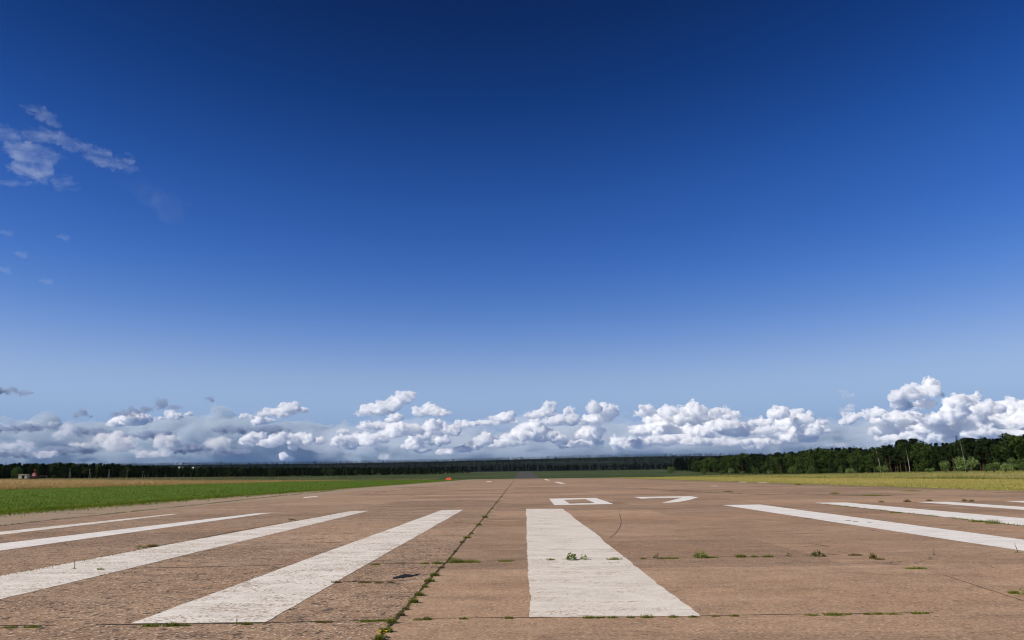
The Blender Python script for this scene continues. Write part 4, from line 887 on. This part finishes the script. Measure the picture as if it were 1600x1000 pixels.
CUM, SM, WI = 'cumulus clouds along the horizon', 'small clouds floating above the cloud bank', 'dark wisps above the left cloud bank'
CL = [  # label, distance, material, group, options, blobs
 # isolated clouds above the bank
 ('flat bottomed grey and white cloud with a tail to its right', 12000, 'cumulus', SM, {}, [(438, 645, 26, 7), (455, 640, 18, 8), (425, 648, 20, 4), (468, 643, 16, 5), (412, 650, 10, 2.2)]),
 ('tilted white cloud with a tower on its right, highest of the middle', 12000, 'cumulus', SM, {}, [(582, 642, 20, 9), (598, 640, 20, 10), (612, 636, 14, 8), (624, 627, 11, 11), (634, 622, 11, 9), (641, 622, 7, 8), (566, 648, 12, 4)]),
 ('small white puff just under the tilted cloud with a tower', 12400, 'cumulus', SM, {}, [(617, 653, 10, 8), (608, 657, 10, 5)]),
 ('grey white cloud trailing off right of the tilted one', 12000, 'cumulus', SM, {}, [(660, 645, 16, 8), (672, 641, 12, 8), (685, 646, 15, 5), (698, 647, 9, 2.5)]),
 ('white top peeping out behind the left cloud bank', 19000, 'cumulus', CUM, {}, [(190, 660, 16, 8), (208, 658, 18, 9), (226, 656, 11, 7), (178, 663, 8, 5)]),
 ('small round white top right of the left peeping one', 19000, 'cumulus', CUM, {}, [(266, 648, 8, 7), (275, 652, 11, 4), (252, 654, 9, 3)]),
 ('tiny white flake right of the small round top', 19000, 'cumulus', SM, {}, [(293, 647, 5, 3)]),
 ('broken white top between left bank and the tailed cloud', 18000, 'cumulus', CUM, {}, [(382, 652, 8, 4), (393, 653, 9, 4), (404, 659, 12, 5), (420, 658, 10, 4)]),
 # left lit patches in front of the bank
 ('largest cream coloured lit patch in the left bank', 13500, 'soft', CUM, {}, [(168, 690, 18, 10), (188, 697, 18, 10), (158, 684, 13, 6), (200, 690, 10, 6), (180, 683, 14, 6)]),
 ('ring of cream lit cloud right of the largest patch', 13500, 'soft', CUM, {}, [(250, 692, 10, 8), (264, 688, 9, 7), (238, 710, 22, 5), (220, 706, 8, 7), (262, 703, 8, 7)]),
 ('slanting white tuft left of the middle bank', 13500, 'soft', CUM, {}, [(333, 694, 13, 7), (345, 688, 10, 6), (352, 694, 8, 5)]),
 ('low pale streak of cloud at the far left', 14000, 'thin', CUM, {}, [(20, 699, 24, 6), (40, 694, 12, 5)]), ('lowest pale streak over the left treeline', 14000, 'thin', CUM, {}, [(62, 711, 18, 4), (80, 710, 12, 3)]),
 ('thin pale streak left of the largest cream patch', 14000, 'soft', CUM, {}, [(125, 695, 19, 3.5)]), ('pale hump high in the far left bank', 15000, 'thin', CUM, {}, [(108, 675, 14, 8), (96, 680, 14, 6)]), ('flat white crest at the far left', 17000, 'thin', CUM, {}, [(55, 660, 15, 3), (85, 662, 8, 2.5), (105, 664, 4, 5)]),
 # middle left
 ('round white cloud low at the left middle', 13000, 'cumulus', CUM, {}, [(392, 690, 13, 10), (404, 684, 10, 8), (420, 693, 16, 7), (440, 684, 9, 8), (430, 690, 12, 7)]),
 ('pair of white humps right of the round one', 13000, 'cumulus', CUM, {}, [(460, 690, 11, 9), (470, 685, 8, 7), (482, 688, 10, 7), (500, 690, 9, 5), (458, 700, 6, 6)]),
 ('tiny white puff low over the left hills', 13000, 'cumulus', SM, {}, [(443, 714, 8, 4), (452, 717, 6, 2.5)]),
 ('wide white cloud below the isolated tilted one', 13500, 'cumulus', CUM, {}, [(540, 692, 20, 9), (558, 690, 14, 10), (575, 690, 12, 9), (592, 686, 11, 8), (530, 688, 9, 6), (548, 700, 8, 4)]),
 ('low wispy puff right under the wide white cloud', 13500, 'thin', CUM, {}, [(595, 706, 12, 6), (602, 714, 9, 3.5), (587, 700, 10, 5)]),
 ('flat white streak above the wide white cloud', 14500, 'cumulus', CUM, {}, [(580, 667, 20, 5.5), (596, 665, 14, 5), (570, 669, 9, 3)]), ('little white dot left of the flat streak', 14500, 'cumulus', SM, {}, [(534, 675, 9, 4.5)]),
 ('big puffy cloud in the middle left', 14000, 'cumulus', CUM, {}, [(625, 668, 12, 7), (615, 678, 18, 9), (640, 674, 20, 10), (675, 668, 16, 9), (660, 680, 20, 10), (700, 674, 20, 10), (645, 692, 12, 9), (642, 700, 12, 5), (662, 703, 13, 4), (690, 690, 14, 8)]),
 ('long stretched cloud sloping down left of the runway end', 13000, 'cumulus', CUM, {}, [(738, 697, 14, 7), (718, 703, 16, 5), (698, 708, 14, 4), (755, 691, 14, 7), (757, 683, 9, 6)]),
 ('flat white cloud directly above the runway end', 13200, 'cumulus', CUM, {}, [(778, 694, 16, 6), (796, 692, 14, 6), (792, 684, 10, 5), (772, 688, 10, 4)]),
 ('row of small tops between the middle left clouds and the runway axis', 16000, 'cumulus', CUM, {}, [(735, 664, 14, 5), (755, 662, 12, 5), (720, 662, 12, 4), (785, 655, 16, 8), (775, 660, 12, 5), (800, 659, 10, 5)]),
 # centre and right
 ('wing shaped cloud with a small tower above the runway', 12000, 'cumulus', CUM, {}, [(848, 647, 20, 6), (860, 638, 9, 10), (835, 650, 14, 4), (880, 658, 20, 9), (892, 646, 7, 9), (858, 660, 14, 6)]),
 ('broad white base under the wing shaped cloud', 13500, 'cumulus', CUM, {}, [(835, 674, 22, 13), (815, 683, 20, 8), (852, 682, 22, 10), (870, 686, 14, 6), (805, 692, 16, 5)]),
 ('curved white cloud like a thick boot', 12300, 'cumulus', CUM, {}, [(927, 640, 9, 9), (941, 642, 13, 11), (957, 646, 10, 11), (935, 656, 20, 9), (915, 661, 14, 6)]),
 ('white turret cluster under the boot shaped cloud', 13500, 'cumulus', CUM, {}, [(915, 680, 14, 10), (934, 676, 8, 10), (900, 695, 22, 6), (885, 697, 14, 5), (925, 690, 16, 7)]),
 ('small round top left of the tallest white mass', 13500, 'cumulus', CUM, {}, [(1008, 642, 9, 9), (1000, 648, 10, 5), (1020, 645, 8, 5)]),
 ('tallest brilliant white mass right of the runway', 14000, 'cumulus', CUM, {}, [(1085, 643, 18, 10), (1100, 648, 14, 9), (1125, 645, 16, 7), (1142, 650, 14, 6), (1040, 646, 14, 8), (1028, 656, 22, 9), (1066, 657, 22, 12), (1036, 668, 22, 12), (1005, 674, 20, 9), (1052, 677, 26, 11), (1100, 663, 26, 13), (1130, 667, 25, 10), (1080, 680, 30, 10), (1150, 675, 26, 10)]),
 ('long low white row under the tallest mass', 12600, 'cumulus', CUM, {}, [(1000, 694, 22, 7), (1030, 690, 22, 8), (1060, 688, 24, 8), (1090, 691, 22, 7), (970, 692, 16, 7), (965, 699, 8, 6), (1130, 693, 18, 6)]),
 ('low cream patch above the start of the right wood', 12600, 'cumulus', CUM, {}, [(1180, 695, 20, 8), (1160, 693, 16, 6), (1205, 692, 16, 5)]),
 ('broken grey white cloud right of the tallest mass', 14500, 'cumulus', CUM, {}, [(1190, 662, 18, 7), (1215, 648, 14, 9), (1240, 647, 14, 8), (1255, 656, 14, 9), (1232, 662, 20, 12), (1270, 675, 16, 10), (1250, 685, 26, 9), (1220, 678, 22, 9), (1282, 660, 9, 5), (1200, 673, 18, 7)]),
 ('faint slanted grey wisp alone on the right sky', 12000, 'thin', SM, {}, [(1312, 612, 10, 2.5), (1325, 617, 9, 3)]),
 ('single small white puff left of the right towers', 14500, 'cumulus', SM, {}, [(1330, 655, 10, 8), (1322, 660, 9, 4)]),
 ('faint grey puff above the single small white one', 14500, 'thin', SM, {}, [(1320, 641, 14, 5), (1332, 636, 6, 3)]),
 ('highest right cloud rising to a rounded tower', 12000, 'cumulus', SM, {}, [(1404, 622, 13, 9), (1422, 618, 17, 11), (1440, 613, 14, 10), (1455, 606, 12, 10), (1462, 615, 8, 10), (1414, 634, 16, 7), (1444, 633, 18, 8)]),
 ('heap of clouds under the highest right cloud', 14000, 'cumulus', CUM, {}, [(1354, 650, 9, 7), (1372, 646, 10, 7), (1385, 658, 22, 9), (1410, 654, 24, 10), (1430, 668, 26, 10), (1385, 673, 22, 8), (1372, 676, 12, 7), (1410, 690, 26, 9), (1435, 682, 24, 11), (1388, 687, 16, 6)]),
 ('great white tower at the right end of the bank', 12800, 'cumulus', CUM, {}, [(1500, 630, 20, 10), (1514, 627, 14, 9), (1493, 645, 18, 13), (1470, 656, 22, 8), (1450, 656, 16, 7), (1515, 652, 20, 16), (1500, 667, 30, 12), (1455, 672, 25, 9), (1530, 680, 26, 12), (1480, 688, 30, 12)]),
 ('wide cloud cut by the right photo border', 13200, 'cumulus', CUM, {}, [(1545, 640, 22, 10), (1572, 636, 20, 10), (1598, 642, 18, 14), (1555, 660, 28, 13), (1590, 665, 26, 14), (1625, 650, 26, 20), (1570, 684, 40, 11)]),
 ('small flat white cloud over the middle of the right wood', 12600, 'thin', SM, {}, [(1348, 700, 8, 4), (1340, 703, 7, 3)]), ('faint low streak over the right wood', 12600, 'thin', CUM, {}, [(1305, 695, 14, 3)]),
 # flat dark streaks lying in the left bank
 ('dark flat streak over the largest cream patch', 15500, 'grey', 'flat dark streaks in the left cloud bank', {}, [(205, 681, 34, 2.6), (240, 679, 24, 2.4)]),
 ('dark flat streak high at the far left', 15500, 'grey', 'flat dark streaks in the left cloud bank', {}, [(30, 670, 30, 3), (62, 667, 22, 2.5)]),
 ('dark streak left of the largest cream patch', 15500, 'grey', 'flat dark streaks in the left cloud bank', {}, [(135, 674, 20, 4), (155, 677, 16, 3)]),
 ('long low dark streak right of the ring of cream cloud', 15500, 'grey', 'flat dark streaks in the left cloud bank', {}, [(305, 702, 40, 4), (350, 706, 34, 3)]),
 ('dark streak low at the far left', 15500, 'grey', 'flat dark streaks in the left cloud bank', {}, [(25, 708, 34, 3.5), (110, 704, 34, 4)]),
 ('dark streak over the round white cloud', 15500, 'grey', 'flat dark streaks in the left cloud bank', {}, [(370, 672, 34, 3.5), (425, 672, 28, 3)]),
 # dark wisps
 ('dark grey wisp hugging the left white top', 11000, 'grey', WI, {}, [(190, 646, 16, 4), (212, 644, 14, 4.5), (176, 649, 8, 2), (229, 640, 6, 3)]),
 ('dark ragged wisp rising above the small round top', 11000, 'grey', WI, {}, [(250, 631, 8, 6), (240, 637, 7, 3), (272, 636, 11, 2.6), (232, 642, 6, 2)]),
 ('little dark wisp left of the hugging one', 11000, 'grey', WI, {}, [(127, 647, 8, 4), (119, 650, 6, 2), (138, 650, 6, 1.8)]),
 ('long flat dark wisp entering at the left photo border', 11000, 'grey', WI, {}, [(5, 611, 22, 3), (30, 614, 20, 2.2)]), ('tiny dark dash right of the wisps', 11000, 'grey', WI, {}, [(326, 622, 8, 1.5)]),
]
for lb, dist, mt, grp, kw, bl in CL:
    th = mt not in ('cumulus',)
    cloud('cloud', bl, dist, M[mt], lb, group=grp, lumps=7 if th else 8, rough=(2.0 if mt == 'grey' else 1.2) if th else 1.0, flat=.85 if th else .62, **kw)
# the dull layer behind and below the white tops
bank = [(x, 708, 120, 22) for x in range(-40, 1700, 90)] + [(30, 690, 110, 26), (130, 684, 90, 22), (220, 680, 90, 22), (310, 676, 100, 24), (390, 680, 90, 22), (480, 690, 90, 22), (290, 662, 60, 8), (350, 660, 50, 7), (440, 664, 50, 6), (200, 700, 160, 16), (580, 690, 100, 20), (690, 692, 110, 20), (800, 694, 100, 18), (900, 686, 100, 22), (1020, 688, 110, 22), (1140, 686, 110, 24), (1270, 690, 110, 24), (1370, 690, 90, 26), (1480, 690, 110, 30), (1620, 690, 110, 30)]
cloud('cloud_bank', bank, 24000, M['bank'], 'dull grey blue cloud bank lying along the horizon', 'clouds', kind='stuff', lumps=8, rough=1.4, flat=1.0, spread=.04, vox=2.2, depth=.6)
veil = [(x + 20*math.sin(x), 682 + 9*math.sin(x*.037), 70, 20) for x in range(540, 1680, 62)]
cloud('cloud_bank', veil, 16500, M['between'], 'soft pale cloud filling the gaps between the white tops', 'clouds', kind='stuff', lumps=8, rough=1.6, flat=.9, spread=.05, vox=1.6, depth=.7)
# thin high cloud at the upper left
HI = 'thin high clouds at the upper left'
for lb, mt, bl in (('hook shaped thin cloud topmost at the upper left', 'cirrus', [(58, 172, 20, 9), (68, 182, 16, 8), (80, 190, 12, 6)]),
                   ('brightest thin cloud body at the upper left border', 'cirrus', [(8, 210, 22, 14), (25, 222, 16, 12), (40, 238, 24, 18), (62, 246, 28, 16), (50, 262, 34, 10), (82, 250, 14, 10)]),
                   ('arched thin cloud band over the brightest body', 'cirrus', [(62, 212, 26, 8), (88, 214, 24, 8), (108, 224, 22, 7), (128, 231, 14, 5)]),
                   ('feathery thin cloud group right of the arched band', 'cirrus', [(135, 219, 14, 5), (150, 243, 22, 10), (172, 254, 20, 10), (195, 250, 18, 8), (200, 262, 16, 8)]),
                   ('low thin cloud streak under the brightest body', 'cirrus', [(55, 276, 26, 8), (80, 281, 26, 7), (105, 290, 22, 7), (20, 284, 24, 6)]),
                   ('faint slanted veil falling right of the thin clouds', 'veil', [(225, 296, 26, 12), (248, 312, 26, 16), (268, 330, 20, 20)]),
                   ('small thin shred at the left border under the thin clouds', 'cirrus', [(6, 362, 10, 3.5)]), ('tiny thin shred right below the low streak', 'cirrus', [(98, 369, 8, 3)]), ('thin pale shred middle of the scattered ones', 'cirrus', [(32, 396, 12, 3.5)]),
                   ('slanted thin shred lowest at the left border', 'cirrus', [(5, 420, 11, 4)]), ('lowest thin shred away from the left border', 'cirrus', [(72, 438, 11, 3)])):
    cloud('cloud', bl, 7000, M[mt], lb, group=HI, lumps=9, rough=2.2, flat=.9, vox=1.1, spread=.03)

# ------------------------------------------------------------------ the air between here and the hills
HAZE = 5e-6
m, nt, out = new_mat('pale_air'); v = N(nt, 'ShaderNodeVolumePrincipled'); v.inputs['Color'].default_value = (.62, .80, 1.0, 1); v.inputs['Density'].default_value = HAZE
nt.links.new(v.outputs[0], out.inputs['Volume'])
hz = bm_obj('haze', lambda bm: box(bm, (0, 2850, 72), (11000, 6500, 160)), m); tag(hz, 'thin blue air lying over the airfield', 'haze', kind='stuff')
